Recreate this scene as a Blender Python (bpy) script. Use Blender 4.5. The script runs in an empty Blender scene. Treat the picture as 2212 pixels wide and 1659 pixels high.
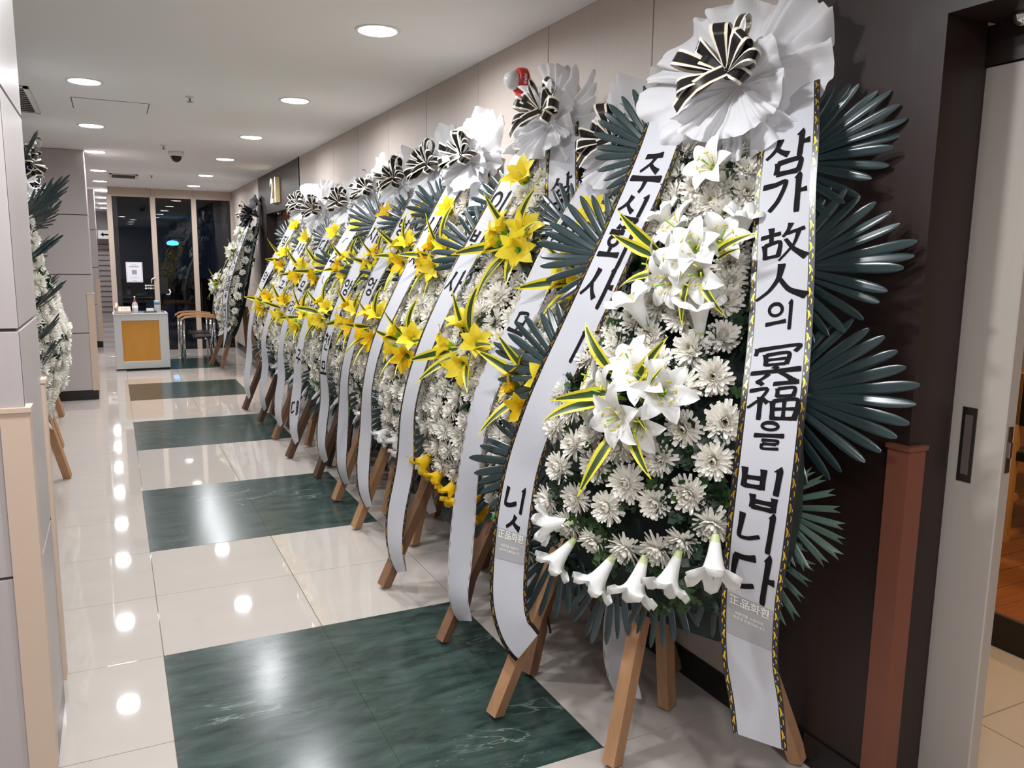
import bpy, math, random
from math import sin, cos, pi, radians, sqrt
from mathutils import Vector, Matrix, Quaternion, noise as mnoise

# ------------------------------------------------------------------ camera, world, exposure
SC = bpy.context.scene
COL = SC.collection
CAM_H = 1.5004
FPX, YAW, PIT, ROL = 1727.93, -.461244, .1531927, -.01326959
def _rot():
    B = Matrix(((1, 0, 0), (0, 0, 1), (0, -1, 0)))
    cr, sr = cos(ROL), sin(ROL); Rr = Matrix(((cr, -sr, 0), (sr, cr, 0), (0, 0, 1)))
    cp, sp = cos(PIT), sin(PIT); Rp = Matrix(((1, 0, 0), (0, cp, sp), (0, -sp, cp)))
    cy, sy = cos(YAW), sin(YAW); Rz = Matrix(((cy, -sy, 0), (sy, cy, 0), (0, 0, 1)))
    return Rz @ B @ Rp @ Rr
RC = _rot()                                   # lens frame (x right, y down, z forward) to world
CAM_O = Vector((0, 0, CAM_H))
cam_d = bpy.data.cameras.new('camera'); cam = bpy.data.objects.new('camera', cam_d); COL.objects.link(cam)
cam_d.sensor_fit = 'HORIZONTAL'; cam_d.sensor_width = 36.0; cam_d.lens = FPX / 2212 * 36.0
cam_d.clip_start = .02; cam_d.clip_end = 200
cam.matrix_world = Matrix.Translation(CAM_O) @ (RC @ Matrix(((1, 0, 0), (0, -1, 0), (0, 0, -1)))).to_4x4()
SC.camera = cam
SC.view_settings.view_transform = 'Standard'; SC.view_settings.look = 'None'
SC.view_settings.gamma = 1.0; SC.view_settings.use_curve_mapping = False
SC.view_settings.exposure = 1.0
LAMP = 14.0                                    # emission of the downlight diffusers
BEAM = 8.5                                    # watts of each downlight beam
wd = bpy.data.worlds.new('night'); SC.world = wd; wd.use_nodes = True
wd.node_tree.nodes['Background'].inputs[0].default_value = (.006, .009, .016, 1)
wd.node_tree.nodes['Background'].inputs[1].default_value = 1.0

def ray(u, v):
    return RC @ Vector((u - 1106.0, v - 829.5, FPX))

# ------------------------------------------------------------------ materials
def lin(c):
    return tuple(((x / 255) / 12.92 if x / 255 <= .04045 else ((x / 255 + .055) / 1.055) ** 2.4) for x in c) + (1,)
MATS = {}
def mat(name, rgb, rough=.5, metal=0., spec=.5, noise=None, stretch=(1, 1, 1), bump=None, emit=None, transl=0., coat=0., rough_noise=0., trans_col=None):
    m = bpy.data.materials.new(name); m.use_nodes = True; MATS[name] = m
    nt = m.node_tree; N = nt.nodes; L = nt.links
    b = N['Principled BSDF']; out = N['Material Output']
    c = lin(rgb)
    b.inputs['Base Color'].default_value = c; b.inputs['Roughness'].default_value = rough
    b.inputs['Metallic'].default_value = metal; b.inputs['Specular IOR Level'].default_value = spec
    b.inputs['Coat Weight'].default_value = coat; b.inputs['Coat Roughness'].default_value = .05
    if noise or bump or rough_noise:
        tc = N.new('ShaderNodeTexCoord'); mp = N.new('ShaderNodeMapping'); mp.inputs['Scale'].default_value = stretch
        L.new(tc.outputs['Object'], mp.inputs['Vector'])
        nz = N.new('ShaderNodeTexNoise'); nz.inputs['Scale'].default_value = (noise or bump or (8, 0))[0]; nz.inputs['Detail'].default_value = 6
        L.new(mp.outputs[0], nz.inputs['Vector'])
        if noise:
            mx = N.new('ShaderNodeMix'); mx.data_type = 'RGBA'
            k = noise[1]
            mx.inputs[6].default_value = tuple(max(0, x * (1 - k)) for x in c[:3]) + (1,)
            mx.inputs[7].default_value = tuple(min(1, x * (1 + k)) for x in c[:3]) + (1,)
            L.new(nz.outputs['Fac'], mx.inputs[0]); L.new(mx.outputs[2], b.inputs['Base Color'])
        if rough_noise:
            mr = N.new('ShaderNodeMapRange'); mr.inputs[3].default_value = max(0, rough - rough_noise); mr.inputs[4].default_value = rough + rough_noise
            L.new(nz.outputs['Fac'], mr.inputs[0]); L.new(mr.outputs[0], b.inputs['Roughness'])
        if bump:
            bp = N.new('ShaderNodeBump'); bp.inputs['Strength'].default_value = bump[1]; bp.inputs['Distance'].default_value = .002
            L.new(nz.outputs['Fac'], bp.inputs['Height']); L.new(bp.outputs[0], b.inputs['Normal'])
    if emit:
        b.inputs['Emission Color'].default_value = lin(emit[0]); b.inputs['Emission Strength'].default_value = emit[1]
    if transl:
        t = N.new('ShaderNodeBsdfTranslucent'); t.inputs[0].default_value = trans_col and lin(trans_col) or c
        mx = N.new('ShaderNodeMixShader'); mx.inputs[0].default_value = transl
        L.new(b.outputs[0], mx.inputs[1]); L.new(t.outputs[0], mx.inputs[2]); L.new(mx.outputs[0], out.inputs[0])
    return m

def wood_mat(name, a, b2, rough, scale=(1, 14, 1), dist=2.5):
    m = mat(name, a, rough); nt = m.node_tree; N = nt.nodes; L = nt.links; b = N['Principled BSDF']
    tc = N.new('ShaderNodeTexCoord'); mp = N.new('ShaderNodeMapping'); mp.inputs['Scale'].default_value = scale
    nz = N.new('ShaderNodeTexNoise'); nz.inputs['Scale'].default_value = dist; nz.inputs['Detail'].default_value = 8; nz.inputs['Distortion'].default_value = .6
    mx = N.new('ShaderNodeMix'); mx.data_type = 'RGBA'; mx.inputs[6].default_value = lin(a); mx.inputs[7].default_value = lin(b2)
    L.new(tc.outputs['Object'], mp.inputs[0]); L.new(mp.outputs[0], nz.inputs['Vector']); L.new(nz.outputs['Fac'], mx.inputs[0]); L.new(mx.outputs[2], b.inputs['Base Color'])
    return m

def marble_mat():
    m = mat('green_marble', (38, 54, 50), .2, spec=.32); nt = m.node_tree; N = nt.nodes; L = nt.links; b = N['Principled BSDF']
    g = N.new('ShaderNodeNewGeometry'); mp = N.new('ShaderNodeMapping'); mp.inputs['Scale'].default_value = (1, 3.2, 1); mp.inputs['Rotation'].default_value = (0, 0, .12)
    L.new(g.outputs['Position'], mp.inputs[0])
    n1 = N.new('ShaderNodeTexNoise'); n1.inputs['Scale'].default_value = 5.0; n1.inputs['Detail'].default_value = 10; n1.inputs['Roughness'].default_value = .62; n1.inputs['Distortion'].default_value = .5
    L.new(mp.outputs[0], n1.inputs['Vector'])
    r1 = N.new('ShaderNodeValToRGB'); e = r1.color_ramp.elements
    e[0].position = .3; e[0].color = lin((27, 40, 38)); e[1].position = .75; e[1].color = lin((68, 86, 80))
    L.new(n1.outputs['Fac'], r1.inputs[0])
    n2 = N.new('ShaderNodeTexNoise'); n2.inputs['Scale'].default_value = 1.5; n2.inputs['Detail'].default_value = 7; n2.inputs['Distortion'].default_value = 1.2
    L.new(mp.outputs[0], n2.inputs['Vector'])
    ab = N.new('ShaderNodeMath'); ab.operation = 'SUBTRACT'; ab.inputs[1].default_value = .56; L.new(n2.outputs['Fac'], ab.inputs[0])
    aa = N.new('ShaderNodeMath'); aa.operation = 'ABSOLUTE'; L.new(ab.outputs[0], aa.inputs[0])
    r2 = N.new('ShaderNodeValToRGB'); e = r2.color_ramp.elements
    e[0].position = 0; e[0].color = (.55, .55, .55, 1); e[1].position = .006; e[1].color = (0, 0, 0, 1)
    L.new(aa.outputs[0], r2.inputs[0])
    n3 = N.new('ShaderNodeTexVoronoi'); n3.inputs['Scale'].default_value = 16; L.new(mp.outputs[0], n3.inputs['Vector'])
    r3 = N.new('ShaderNodeValToRGB'); e = r3.color_ramp.elements; e[0].position = .07; e[0].color = (.3, .3, .3, 1); e[1].position = .11; e[1].color = (0, 0, 0, 1)
    L.new(n3.outputs['Distance'], r3.inputs[0])
    n4 = N.new('ShaderNodeTexNoise'); n4.inputs['Scale'].default_value = 1.7; L.new(g.outputs['Position'], n4.inputs['Vector'])
    r4 = N.new('ShaderNodeValToRGB'); e = r4.color_ramp.elements; e[0].position = .5; e[0].color = (0, 0, 0, 1); e[1].position = .62; e[1].color = (1, 1, 1, 1)
    L.new(n4.outputs['Fac'], r4.inputs[0])
    mu = N.new('ShaderNodeMath'); mu.operation = 'MULTIPLY'; L.new(r3.outputs[0], mu.inputs[0]); L.new(r4.outputs[0], mu.inputs[1])
    n5 = N.new('ShaderNodeTexNoise'); n5.inputs['Scale'].default_value = 1.1; L.new(g.outputs['Position'], n5.inputs['Vector'])
    r5 = N.new('ShaderNodeValToRGB'); e = r5.color_ramp.elements; e[0].position = .54; e[0].color = (0, 0, 0, 1); e[1].position = .62; e[1].color = (1, 1, 1, 1); L.new(n5.outputs['Fac'], r5.inputs[0])
    m5 = N.new('ShaderNodeMath'); m5.operation = 'MULTIPLY'; L.new(r2.outputs[0], m5.inputs[0]); L.new(r5.outputs[0], m5.inputs[1])
    ad = N.new('ShaderNodeMath'); ad.operation = 'MAXIMUM'; L.new(m5.outputs[0], ad.inputs[0]); L.new(mu.outputs[0], ad.inputs[1])
    mx = N.new('ShaderNodeMix'); mx.data_type = 'RGBA'; mx.inputs[7].default_value = lin((150, 168, 155))
    L.new(ad.outputs[0], mx.inputs[0]); L.new(r1.outputs[0], mx.inputs[6]); L.new(mx.outputs[2], b.inputs['Base Color'])
    return m

def glass_mat(name, tint, ior=1.5):
    m = bpy.data.materials.new(name); m.use_nodes = True; MATS[name] = m
    N = m.node_tree.nodes; L = m.node_tree.links; N.remove(N['Principled BSDF'])
    fr = N.new('ShaderNodeFresnel'); fr.inputs[0].default_value = ior
    t = N.new('ShaderNodeBsdfTransparent'); t.inputs[0].default_value = tint
    g = N.new('ShaderNodeBsdfGlossy'); g.inputs['Roughness'].default_value = .01
    mx = N.new('ShaderNodeMixShader'); L.new(fr.outputs[0], mx.inputs[0]); L.new(t.outputs[0], mx.inputs[1]); L.new(g.outputs[0], mx.inputs[2])
    L.new(mx.outputs[0], N['Material Output'].inputs[0])
    return m

mat('ceiling_white', (238, 238, 239), .8, noise=(1.5, .015))
mat('panel_beige', (188, 176, 167), .55, noise=(3, .05), stretch=(30, 30, .6))
mat('panel_lilac', (178, 170, 169), .4, noise=(3, .04), stretch=(40, 40, .7))
mat('joint_dark', (92, 82, 76), .7)
mat('baseboard_black', (22, 22, 22), .25, noise=(20, .2))
mat('floor_grout', (128, 116, 104), .7)
mat('tile_beige', (186, 178, 170), .035, spec=.5, noise=(2.2, .05), stretch=(1, 3, 1))
marble_mat()
wood_mat('dark_veneer', (45, 31, 28), (33, 22, 20), .42, (18, 18, .8), 2.2)
mat('guard_beige', (200, 178, 158), .45, noise=(20, .03))
mat('guard_brown', (122, 72, 54), .5, noise=(14, .06))
mat('door_greige', (180, 172, 163), .45, noise=(3, .04), stretch=(30, 30, .6))
mat('steel', (150, 148, 144), .3, 1.0)
mat('chrome', (205, 205, 205), .08, 1.0)
mat('white_trim', (228, 226, 222), .35)
mat('lamp_white', (255, 255, 255), .4, emit=((255, 252, 246), LAMP))
mat('window_frame', (190, 172, 156), .5)
glass_mat('night_glass', (.55, .58, .6, 1), 1.6)
mat('black_plastic', (14, 14, 15), .35)
mat('desk_grey', (188, 190, 190), .35)
wood_mat('orange_veneer', (196, 140, 52), (176, 120, 40), .45, (12, 12, 1.2), 3)
wood_mat('bent_beech', (196, 150, 108), (170, 122, 82), .35, (1, 10, 10), 4)
wood_mat('pine', (188, 146, 108), (158, 114, 80), .6, (14, 14, 1.2), 3)
wood_mat('pine_red', (150, 112, 84), (118, 84, 62), .6, (14, 14, 1.2), 3)
wood_mat('pine_dark', (104, 76, 58), (78, 55, 42), .6, (14, 14, 1.2), 3)
wood_mat('wood_floor', (150, 92, 50), (118, 68, 36), .25, (1.2, 16, 1), 3)
wood_mat('light_wood', (206, 156, 92), (184, 132, 72), .4, (10, 10, 1), 3)
mat('warm_wall', (214, 196, 168), .7)
mat('red_plastic', (186, 36, 30), .35)
mat('clear_lens', (190, 192, 192), .12, spec=.8, coat=.5)
mat('gold_letter', (226, 196, 110), .25, .8)
mat('petal_white', (247, 244, 235), .5, spec=.25, transl=.16, noise=(30, .03))
mat('petal_cream', (226, 220, 178), .55, spec=.2, transl=.2)
mat('lily_white', (236, 236, 233), .4, spec=.3, transl=.18)
mat('lily_yellow', (246, 224, 64), .45, spec=.3, transl=.3, trans_col=(250, 228, 60))
mat('lily_amber', (246, 204, 32), .45, spec=.3, transl=.3, trans_col=(248, 210, 40))
mat('throat_green', (150, 200, 60), .5, transl=.2)
mat('stamen_yellow', (206, 190, 70), .5)
mat('bud_green', (86, 178, 70), .45, transl=.2)
mat('leaf_dark', (34, 54, 36), .45, spec=.4, noise=(20, .3))
mat('leaf_mid', (52, 82, 40), .45, spec=.4, noise=(20, .25), transl=.15)
mat('foam_dark', (20, 34, 28), .8, noise=(30, .4))
mat('palm_teal', (40, 58, 60), .27, spec=.75, noise=(18, .12))
mat('palm_pale', (84, 106, 94), .35, spec=.6, noise=(18, .1))
mat('drac_green', (52, 76, 36), .4, noise=(26, .35), transl=.1)
mat('drac_yellow', (226, 212, 52), .42, noise=(22, .06), transl=.2)
mat('ribbon_white', (196, 197, 203), .5, spec=.25, transl=.12)
mat('ribbon_black', (24, 21, 22), .3, spec=.5)
mat('ink', (20, 17, 20), .8, spec=.15)
mat('throat_pale', (206, 218, 160), .5, transl=.2)
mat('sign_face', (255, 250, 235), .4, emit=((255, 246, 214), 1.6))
mat('sign_side', (214, 192, 142), .5)
mat('foil_gold', (240, 196, 60), .22, 1.0)
mat('foil_silver', (225, 220, 205), .2, .8)
mat('label_grey', (160, 160, 162), .5)
mat('nonwoven', (236, 236, 238), .75, spec=.15, transl=.34, bump=(160, .25))
mat('nonwoven_black', (30, 32, 36), .7)
mat('satin_black', (22, 20, 22), .2, spec=.6)
mat('satin_white', (236, 232, 222), .25, spec=.6)
mat('paper', (232, 232, 238), .5)
mat('print_grey', (150, 150, 165), .6)

# ------------------------------------------------------------------ mesh helpers
class B:
    def __init__(s): s.v = []; s.f = []; s.m = []
    def add(s, vs, fs, mi=0):
        n = len(s.v); s.v += [tuple(v) for v in vs]
        for f in fs: s.f.append(tuple(i + n for i in f)); s.m.append(mi)
        return s
    def box(s, x0, x1, y0, y1, z0, z1, mi=0):
        vs = [(x0, y0, z0), (x1, y0, z0), (x1, y1, z0), (x0, y1, z0), (x0, y0, z1), (x1, y0, z1), (x1, y1, z1), (x0, y1, z1)]
        s.add(vs, [(3, 2, 1, 0), (4, 5, 6, 7), (0, 1, 5, 4), (1, 2, 6, 5), (2, 3, 7, 6), (3, 0, 4, 7)], mi); return s
    def cbox(s, x0, x1, y0, y1, z0, z1, c, mi=0):       # box with chamfered vertical and top edges
        def ring(z, k): return [(x0 + k, y0 + c, z), (x0 + c, y0 + k, z), (x1 - c, y0 + k, z), (x1 - k, y0 + c, z), (x1 - k, y1 - c, z), (x1 - c, y1 - k, z), (x0 + c, y1 - k, z), (x0 + k, y1 - c, z)]
        R = [ring(z0, c * .6), ring(z0 + c * .6, 0), ring(z1 - c * .6, 0), ring(z1, c * .6)]
        vs = sum(R, []); fs = [tuple(range(7, -1, -1)), tuple(range(24, 32))]
        for r in range(3):
            for i in range(8): fs.append((r * 8 + i, r * 8 + (i + 1) % 8, r * 8 + 8 + (i + 1) % 8, r * 8 + 8 + i))
        s.add(vs, fs, mi); return s
    def bar(s, a, b, w, d, up=(0, 1, 0), mi=0):         # square bar between two points
        a = Vector(a); b = Vector(b); t = (b - a).normalized(); u = Vector(up); x = t.cross(u).normalized() * w / 2; y = t.cross(x).normalized() * d / 2
        vs = [p + sx * x + sy * y for p in (a, b) for sx, sy in ((-1, -1), (1, -1), (1, 1), (-1, 1))]
        s.add(vs, [(3, 2, 1, 0), (4, 5, 6, 7), (0, 1, 5, 4), (1, 2, 6, 5), (2, 3, 7, 6), (3, 0, 4, 7)], mi); return s
    def tube(s, pts, r, n=8, mi=0, cap=True):
        pts = [Vector(p) for p in pts]; k = len(pts); rs = r if isinstance(r, (list, tuple)) else [r] * k
        base = len(s.v); prev = None
        for i, p in enumerate(pts):
            t = (pts[min(i + 1, k - 1)] - pts[max(i - 1, 0)]).normalized()
            x = prev if prev else (Vector((0, 0, 1)) if abs(t.z) < .9 else Vector((1, 0, 0)))
            x = (x - t * x.dot(t)).normalized(); prev = x; y = t.cross(x)
            s.v += [tuple(p + (x * cos(a) + y * sin(a)) * rs[i]) for a in [2 * pi * j / n for j in range(n)]]
        for i in range(k - 1):
            for j in range(n):
                s.f.append((base + i * n + j, base + i * n + (j + 1) % n, base + (i + 1) * n + (j + 1) % n, base + (i + 1) * n + j)); s.m.append(mi)
        if cap:
            s.f.append(tuple(base + j for j in range(n - 1, -1, -1))); s.m.append(mi)
            s.f.append(tuple(base + (k - 1) * n + j for j in range(n))); s.m.append(mi)
        return s
    def lathe(s, prof, n=24, c=(0, 0, 0), ax='Z', mi=0):
        c = Vector(c); base = len(s.v)
        for r, h in prof:
            for j in range(n):
                a = 2 * pi * j / n; q = (r * cos(a), r * sin(a), h)
                if ax == 'X': q = (q[2], q[0], q[1])
                if ax == 'Y': q = (q[0], q[2], -q[1])
                s.v.append(tuple(c + Vector(q)))
        for i in range(len(prof) - 1):
            for j in range(n):
                s.f.append((base + i * n + j, base + i * n + (j + 1) % n, base + (i + 1) * n + (j + 1) % n, base + (i + 1) * n + j)); s.m.append(mi)
        s.f.append(tuple(base + j for j in range(n - 1, -1, -1))); s.m.append(mi)
        s.f.append(tuple(base + (len(prof) - 1) * n + j for j in range(n))); s.m.append(mi)
        return s
    def grid(s, rows, mi=0, closed=False, mfun=None):
        base = len(s.v); nc = len(rows[0])
        for r in rows: s.v += [tuple(p) for p in r]
        for i in range(len(rows) - 1):
            for j in range(nc if closed else nc - 1):
                j2 = (j + 1) % nc
                s.f.append((base + i * nc + j, base + i * nc + j2, base + (i + 1) * nc + j2, base + (i + 1) * nc + j)); s.m.append(mfun(i, j) if mfun else mi)
        return s
    def mesh(s, name, mats, smooth=False):
        me = bpy.data.meshes.new(name); me.from_pydata(s.v, [], s.f)
        for m in (mats if isinstance(mats, (list, tuple)) else [mats]): me.materials.append(MATS[m])
        me.polygons.foreach_set('material_index', s.m)
        if smooth: me.polygons.foreach_set('use_smooth', [True] * len(s.f))
        me.update(); return me
    def obj(s, name, mats, parent=None, smooth=False, loc=None):
        return link(name, s.mesh(name, mats, smooth), parent, loc)
def link(name, me, parent=None, loc=None, rot=None, scale=None):
    o = bpy.data.objects.new(name, me); COL.objects.link(o)
    if parent: o.parent = parent
    if loc is not None: o.location = loc
    if rot is not None: o.rotation_mode = 'QUATERNION'; o.rotation_quaternion = rot
    if scale is not None: o.scale = (scale,) * 3 if isinstance(scale, (int, float)) else scale
    return o
def empty(name, loc=(0, 0, 0), rz=0):
    o = bpy.data.objects.new(name, None); COL.objects.link(o); o.location = loc; o.rotation_euler = (0, 0, rz); o.empty_display_size = .1; return o
def tag(o, label=None, cat=None, group=None, kind=None):
    if label: o['label'] = label
    if cat: o['category'] = cat
    if group: o['group'] = group
    if kind: o['kind'] = kind
    return o
def struct(o): o['kind'] = 'structure'; return o
def box_mesh(name, dx, dy, dz, c, m): return B().cbox(-dx / 2, dx / 2, -dy / 2, dy / 2, -dz / 2, dz / 2, c).mesh(name, m)
_T = {}
def text_tris(txt, size=1.0, bold=0.0):
    """flat lettering as (points, polygons), centred on the origin, x right and y up"""
    key = (txt, size, bold)
    if key in _T: return _T[key]
    c = bpy.data.curves.new('tmp_text', 'FONT'); c.body = txt; c.size = size; c.align_x = 'CENTER'; c.align_y = 'CENTER'; c.offset = bold; c.resolution_u = 3
    o = bpy.data.objects.new('tmp_text', c); COL.objects.link(o); bpy.context.view_layer.update()
    ev = o.evaluated_get(bpy.context.evaluated_depsgraph_get()); me = ev.to_mesh()
    r = ([(v.co.x, v.co.y) for v in me.vertices], [tuple(p.vertices) for p in me.polygons]); ev.to_mesh_clear()
    bpy.data.objects.remove(o); bpy.data.curves.remove(c); _T[key] = r; return r
# ------------------------------------------------------------------ room shell
WX, CZ = 1.81, 2.54                     # right wall plane, ceiling height
TX, TY, TP = .093, 3.126, .6            # tile grid origin and pitch
fl = struct(B().box(-3, WX + .02, -5, 27, -.06, -.004).obj('floor', 'floor_grout'))
tb = box_mesh('tile', .597, .597, .02, .0012, 'tile_beige'); td = box_mesh('tile', .5994, .5994, .02, .0005, 'green_marble')
def dark_at(i, j): return i in (0, 1) and (j + 2) % 4 in (0, 1) and j < 17
for j in range(-5, 20):
    for i in range(-2, 3):
        x0 = TX + TP * i; x1 = min(x0 + TP, WX)
        d = dark_at(i, j)
        o = link('marble_tile' if d else 'floor_tile', td if d else tb, fl, ((x0 + x1) / 2, TY + TP * (j + .5), -.01))
        if x1 - x0 < TP - .001: o.scale = ((x1 - x0) / TP, 1, 1)
# beyond the reach where single tiles tell apart
B().box(-3, TX - 2 * TP, -5, 27, -.02, 0).box(TX - 2 * TP, WX, TY + 20 * TP + .003, 27, -.02, 0).box(TX - 2 * TP, WX, -5, TY - 5 * TP - .003, -.02, 0).obj('floor_field', 'tile_beige', fl)

ce = struct(B().box(-3, 6, -5, 27, CZ, CZ + .1).obj('ceiling', 'ceiling_white'))
hat = B().box(-.18, .29, 6.30, 6.73, CZ - .003, CZ).obj('access_hatch', 'ceiling_white', ce)
B().box(-.187, .297, 6.293, 6.737, CZ - .0012, CZ).obj('hatch_gap', 'joint_dark', ce)

# right wall: beige panels with open vertical joints
wr = struct(B().box(WX + .012, WX + .12, 1.78, 8.70, 0, CZ).box(WX + .012, WX + .12, 11.36, 14.2, 0, CZ).obj('wall_right', 'joint_dark'))
ys = [1.765, 2.53, 3.32, 4.10, 4.89, 5.67, 6.46, 7.25, 8.0, 8.70]
def wpanel(a, b):
    B().cbox(-.007, .007, -(b - a) / 2 + .003, (b - a) / 2 - .003, 0, CZ - .1, .0015).obj('wall_panel', 'panel_beige', wr, loc=(WX + .007, (a + b) / 2, .1))
for a, b in zip(ys, ys[1:]): wpanel(a, b)
for a, b, z0, z1 in [(11.36, 12.4, .1, 1.1), (11.36, 12.4, 1.1, CZ), (12.4, 14.0, .1, 1.1), (12.4, 14.0, 1.1, CZ)]:
    B().cbox(-.007, .007, -(b - a) / 2 + .002, (b - a) / 2 - .002, 0, z1 - z0 - .003, .0015).obj('wall_panel', 'panel_beige', wr, loc=(WX + .007, (a + b) / 2, z0))
struct(B().box(WX - .008, WX + .012, 1.30, 8.7, 0, .1).box(WX - .008, WX + .012, 11.36, 14, 0, .1).obj('baseboard_right', 'baseboard_black'))
struct(B().cbox(WX - .004, WX + .012, 1.752, 1.768, 0.1, CZ, .001).obj('trim_1', 'white_trim'))

# near dark veneer wall with the sliding door of the next hall
JY = 1.345
wd_ = struct(B().box(WX, WX + .15, JY, 1.752, .1, CZ).obj('wall_near_dark', 'dark_veneer'))
struct(B().box(WX + .15, WX + .30, JY + .02, 1.9, 0, CZ).obj('wall_door_pocket', 'dark_veneer'))
struct(B().box(WX, WX + .34, -.6, JY, 2.093, CZ).obj('wall_door_header', 'dark_veneer'))
struct(B().box(WX, WX + .30, -1.8, -.1, 0, CZ).obj('wall_beyond_door', 'dark_veneer'))
def l_guard(x, y, sx, sy, w, t, z0, z1):
    """corner strip with an L plan: legs run to +sx and +sy from the corner, the skin stands t proud"""
    P = [(x - sx * t, y - sy * t), (x + sx * w, y - sy * t), (x + sx * w, y), (x, y), (x, y + sy * w), (x - sx * t, y + sy * w)]
    b = B(); b.add([(p[0], p[1], z) for z in (z0, z1) for p in P], [(0, 1, 2, 3), (3, 4, 5, 0), (6, 7, 8, 9), (9, 10, 11, 6)] + [(i, (i + 1) % 6, 6 + (i + 1) % 6, 6 + i) for i in range(6)]); return b
gd = struct(l_guard(WX, JY, 1, 1, .052, .012, 0, 1.03).obj('trim_2', 'guard_brown'))
l_guard(WX, JY, 1, 1, .056, .017, 1.03, 1.042).obj('guard_cap', 'guard_brown', gd)
struct(B().box(1.99, 2.2, -.1, JY + .02, 1.998, 2.093).obj('trim_4', 'dark_veneer'))
dr = struct(empty('door_1', (2.0, 1.22, 0)))
B().cbox(0, .042, 0, .9, .02, 1.995, .003).obj('door_leaf', 'door_greige', dr)
hd = B().box(-.003, .001, .075, .115, .935, 1.135).obj('pull_plate', 'steel', dr)
B().box(-.0045, -.002, .085, .105, .955, 1.115).obj('pull_recess', 'joint_dark', hd)
lp = B().box(.012, .030, -.003, .001, .98, 1.10).obj('latch_plate', 'steel', dr)
B().box(.017, .025, -.008, -.002, 1.02, 1.06).obj('latch_bolt', 'chrome', lp)
sp = B().lathe([(.0, -.03), (.014, -.028), (.022, -.018), (.024, -.008), (.026, 0)], 20).obj('door_stop_dome', 'chrome', None, True, (1.96, 1.26, 2.093))
tag(sp, 'small chrome dome under the header of the near doorway', 'door stop')

# room behind the near door
struct(B().box(WX + .1, 3.1, -2, 6, -.06, 0.0).obj('floor_entry', 'tile_beige'))
ef = bpy.data.objects['floor_entry']
for k in range(3): B().box(WX + .3, 3.1, .92 + .6 * k, .924 + .6 * k, 0, .0006).obj('tile_joint', 'floor_grout', ef)
B().box(2.498, 2.502, -1, 3, 0, .0006).obj('tile_joint', 'floor_grout', ef)
st = struct(B().box(3.1, 8, -2, 6.0, -.05, .13).obj('floor_raised', 'wood_floor'))
B().box(3.08, 3.1, -2, 6, 0, .135).obj('step_riser', 'dark_veneer', st)
for k in range(26): B().box(3.1, 8, -.4 + .12 * k, -.3975 + .12 * k, .13, .1305).obj('plank_gap', 'dark_veneer', st)
struct(B().box(7.6, 7.8, -2, 6, 0, CZ).box(WX + .3, 8, 5.8, 6, 0, CZ).box(WX + .3, 8, -2, -1.8, 0, CZ).obj('wall_hall_back', 'warm_wall'))
def low_table():
    t = empty('dining_table', (5.0, 2.62, .13)); tag(t, 'white topped table seen through the near doorway', 'table')
    B().cbox(-.55, .55, -.4, .4, .66, .70, .006).obj('table_top', 'white_trim', t)
    for sx in (-.48, .48):
        for sy in (-.33, .33): B().box(sx - .03, sx + .03, sy - .03, sy + .03, 0, .66).obj('leg', 'light_wood', t)
def hall_chair(x, y, rz, lab):
    t = empty('dining_chair', (x, y, .13), rz); tag(t, lab, 'chair', 'chairs of the hall behind the near door')
    B().cbox(-.21, .21, -.21, .21, .42, .47, .012).obj('seat', 'black_plastic', t)
    B().cbox(-.20, .20, .19, .22, .60, .86, .008).obj('backrest', 'black_plastic', t)
    for sx in (-.19, .19):
        B().box(sx - .02, sx + .02, -.21, -.17, 0, .42).obj('leg', 'light_wood', t)
        B().box(sx - .02, sx + .02, .18, .22, 0, .86).obj('leg', 'light_wood', t)
        B().box(sx - .012, sx + .012, -.18, .19, .2, .235).obj('stretcher', 'light_wood', t)
    B().box(-.19, .19, -.2, -.18, .36, .42).obj('apron', 'light_wood', t)
low_table(); hall_chair(4.2, 2.22, radians(100), 'light wood chair with black seat beyond the near sliding door')
hl = B().lathe([(.10, -.012), (.115, 0)], 24).obj('hall_lamp', ['lamp_white'], None, False, (3.2, 1.2, CZ)); tag(hl, 'round downlight of the hall behind the near door, by its step', 'downlight', 'hall downlights')
mat('lamp_warm', (255, 236, 200), .4, emit=((255, 214, 160), 120.0)); hl.data.materials[0] = MATS['lamp_warm']
for x, y in ((5.0, 2.6),):
    o = link('hall_lamp', hl.data, None, (x, y, CZ)); tag(o, 'round downlight of the hall behind the near door, over its table', 'downlight', 'hall downlights')

# far hall doorway with the number 21
w21 = struct(B().box(WX, WX + .12, 9.15 - .45, 9.15, 0, CZ).box(WX, WX + .12, 10.80, 11.36, 0, CZ).box(WX, WX + .12, 9.15, 10.80, 2.045, CZ).obj('wall_number_door', 'dark_veneer'))
struct(B().box(WX - .01, WX + .01, 8.70, 8.76, 0, CZ).obj('trim_3', 'black_plastic'))
struct(B().box(WX + .12, WX + .2, 8.6, 9.2, 0, CZ).box(WX + .12, WX + .35, 10.28, 11.4, 0, 2.3).obj('wall_number_recess', 'dark_veneer'))
struct(B().box(WX + .12, 4.2, 7.2, 11.8, -.02, 0).obj('floor_number_hall', 'wood_floor'))
mat('warm_orange', (224, 166, 104), .6)
struct(B().box(3.9, 4.1, 7.2, 11.8, 0, CZ).box(WX + .36, 4, 11.2, 11.3, 0, CZ).box(WX + .2, 4, 7.2, 7.3, 0, CZ).obj('wall_number_hall', 'warm_orange'))
o = link('hall_lamp', hl.data, None, (2.5, 9.8, CZ)); tag(o, 'warm downlight inside the doorway numbered 21', 'downlight', 'hall downlights')
d2 = link('door_stop_dome', sp.data, None, (1.86, 10.2, 2.045)); tag(d2, 'small chrome dome at the top of the doorway numbered 21', 'door stop')
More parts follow.
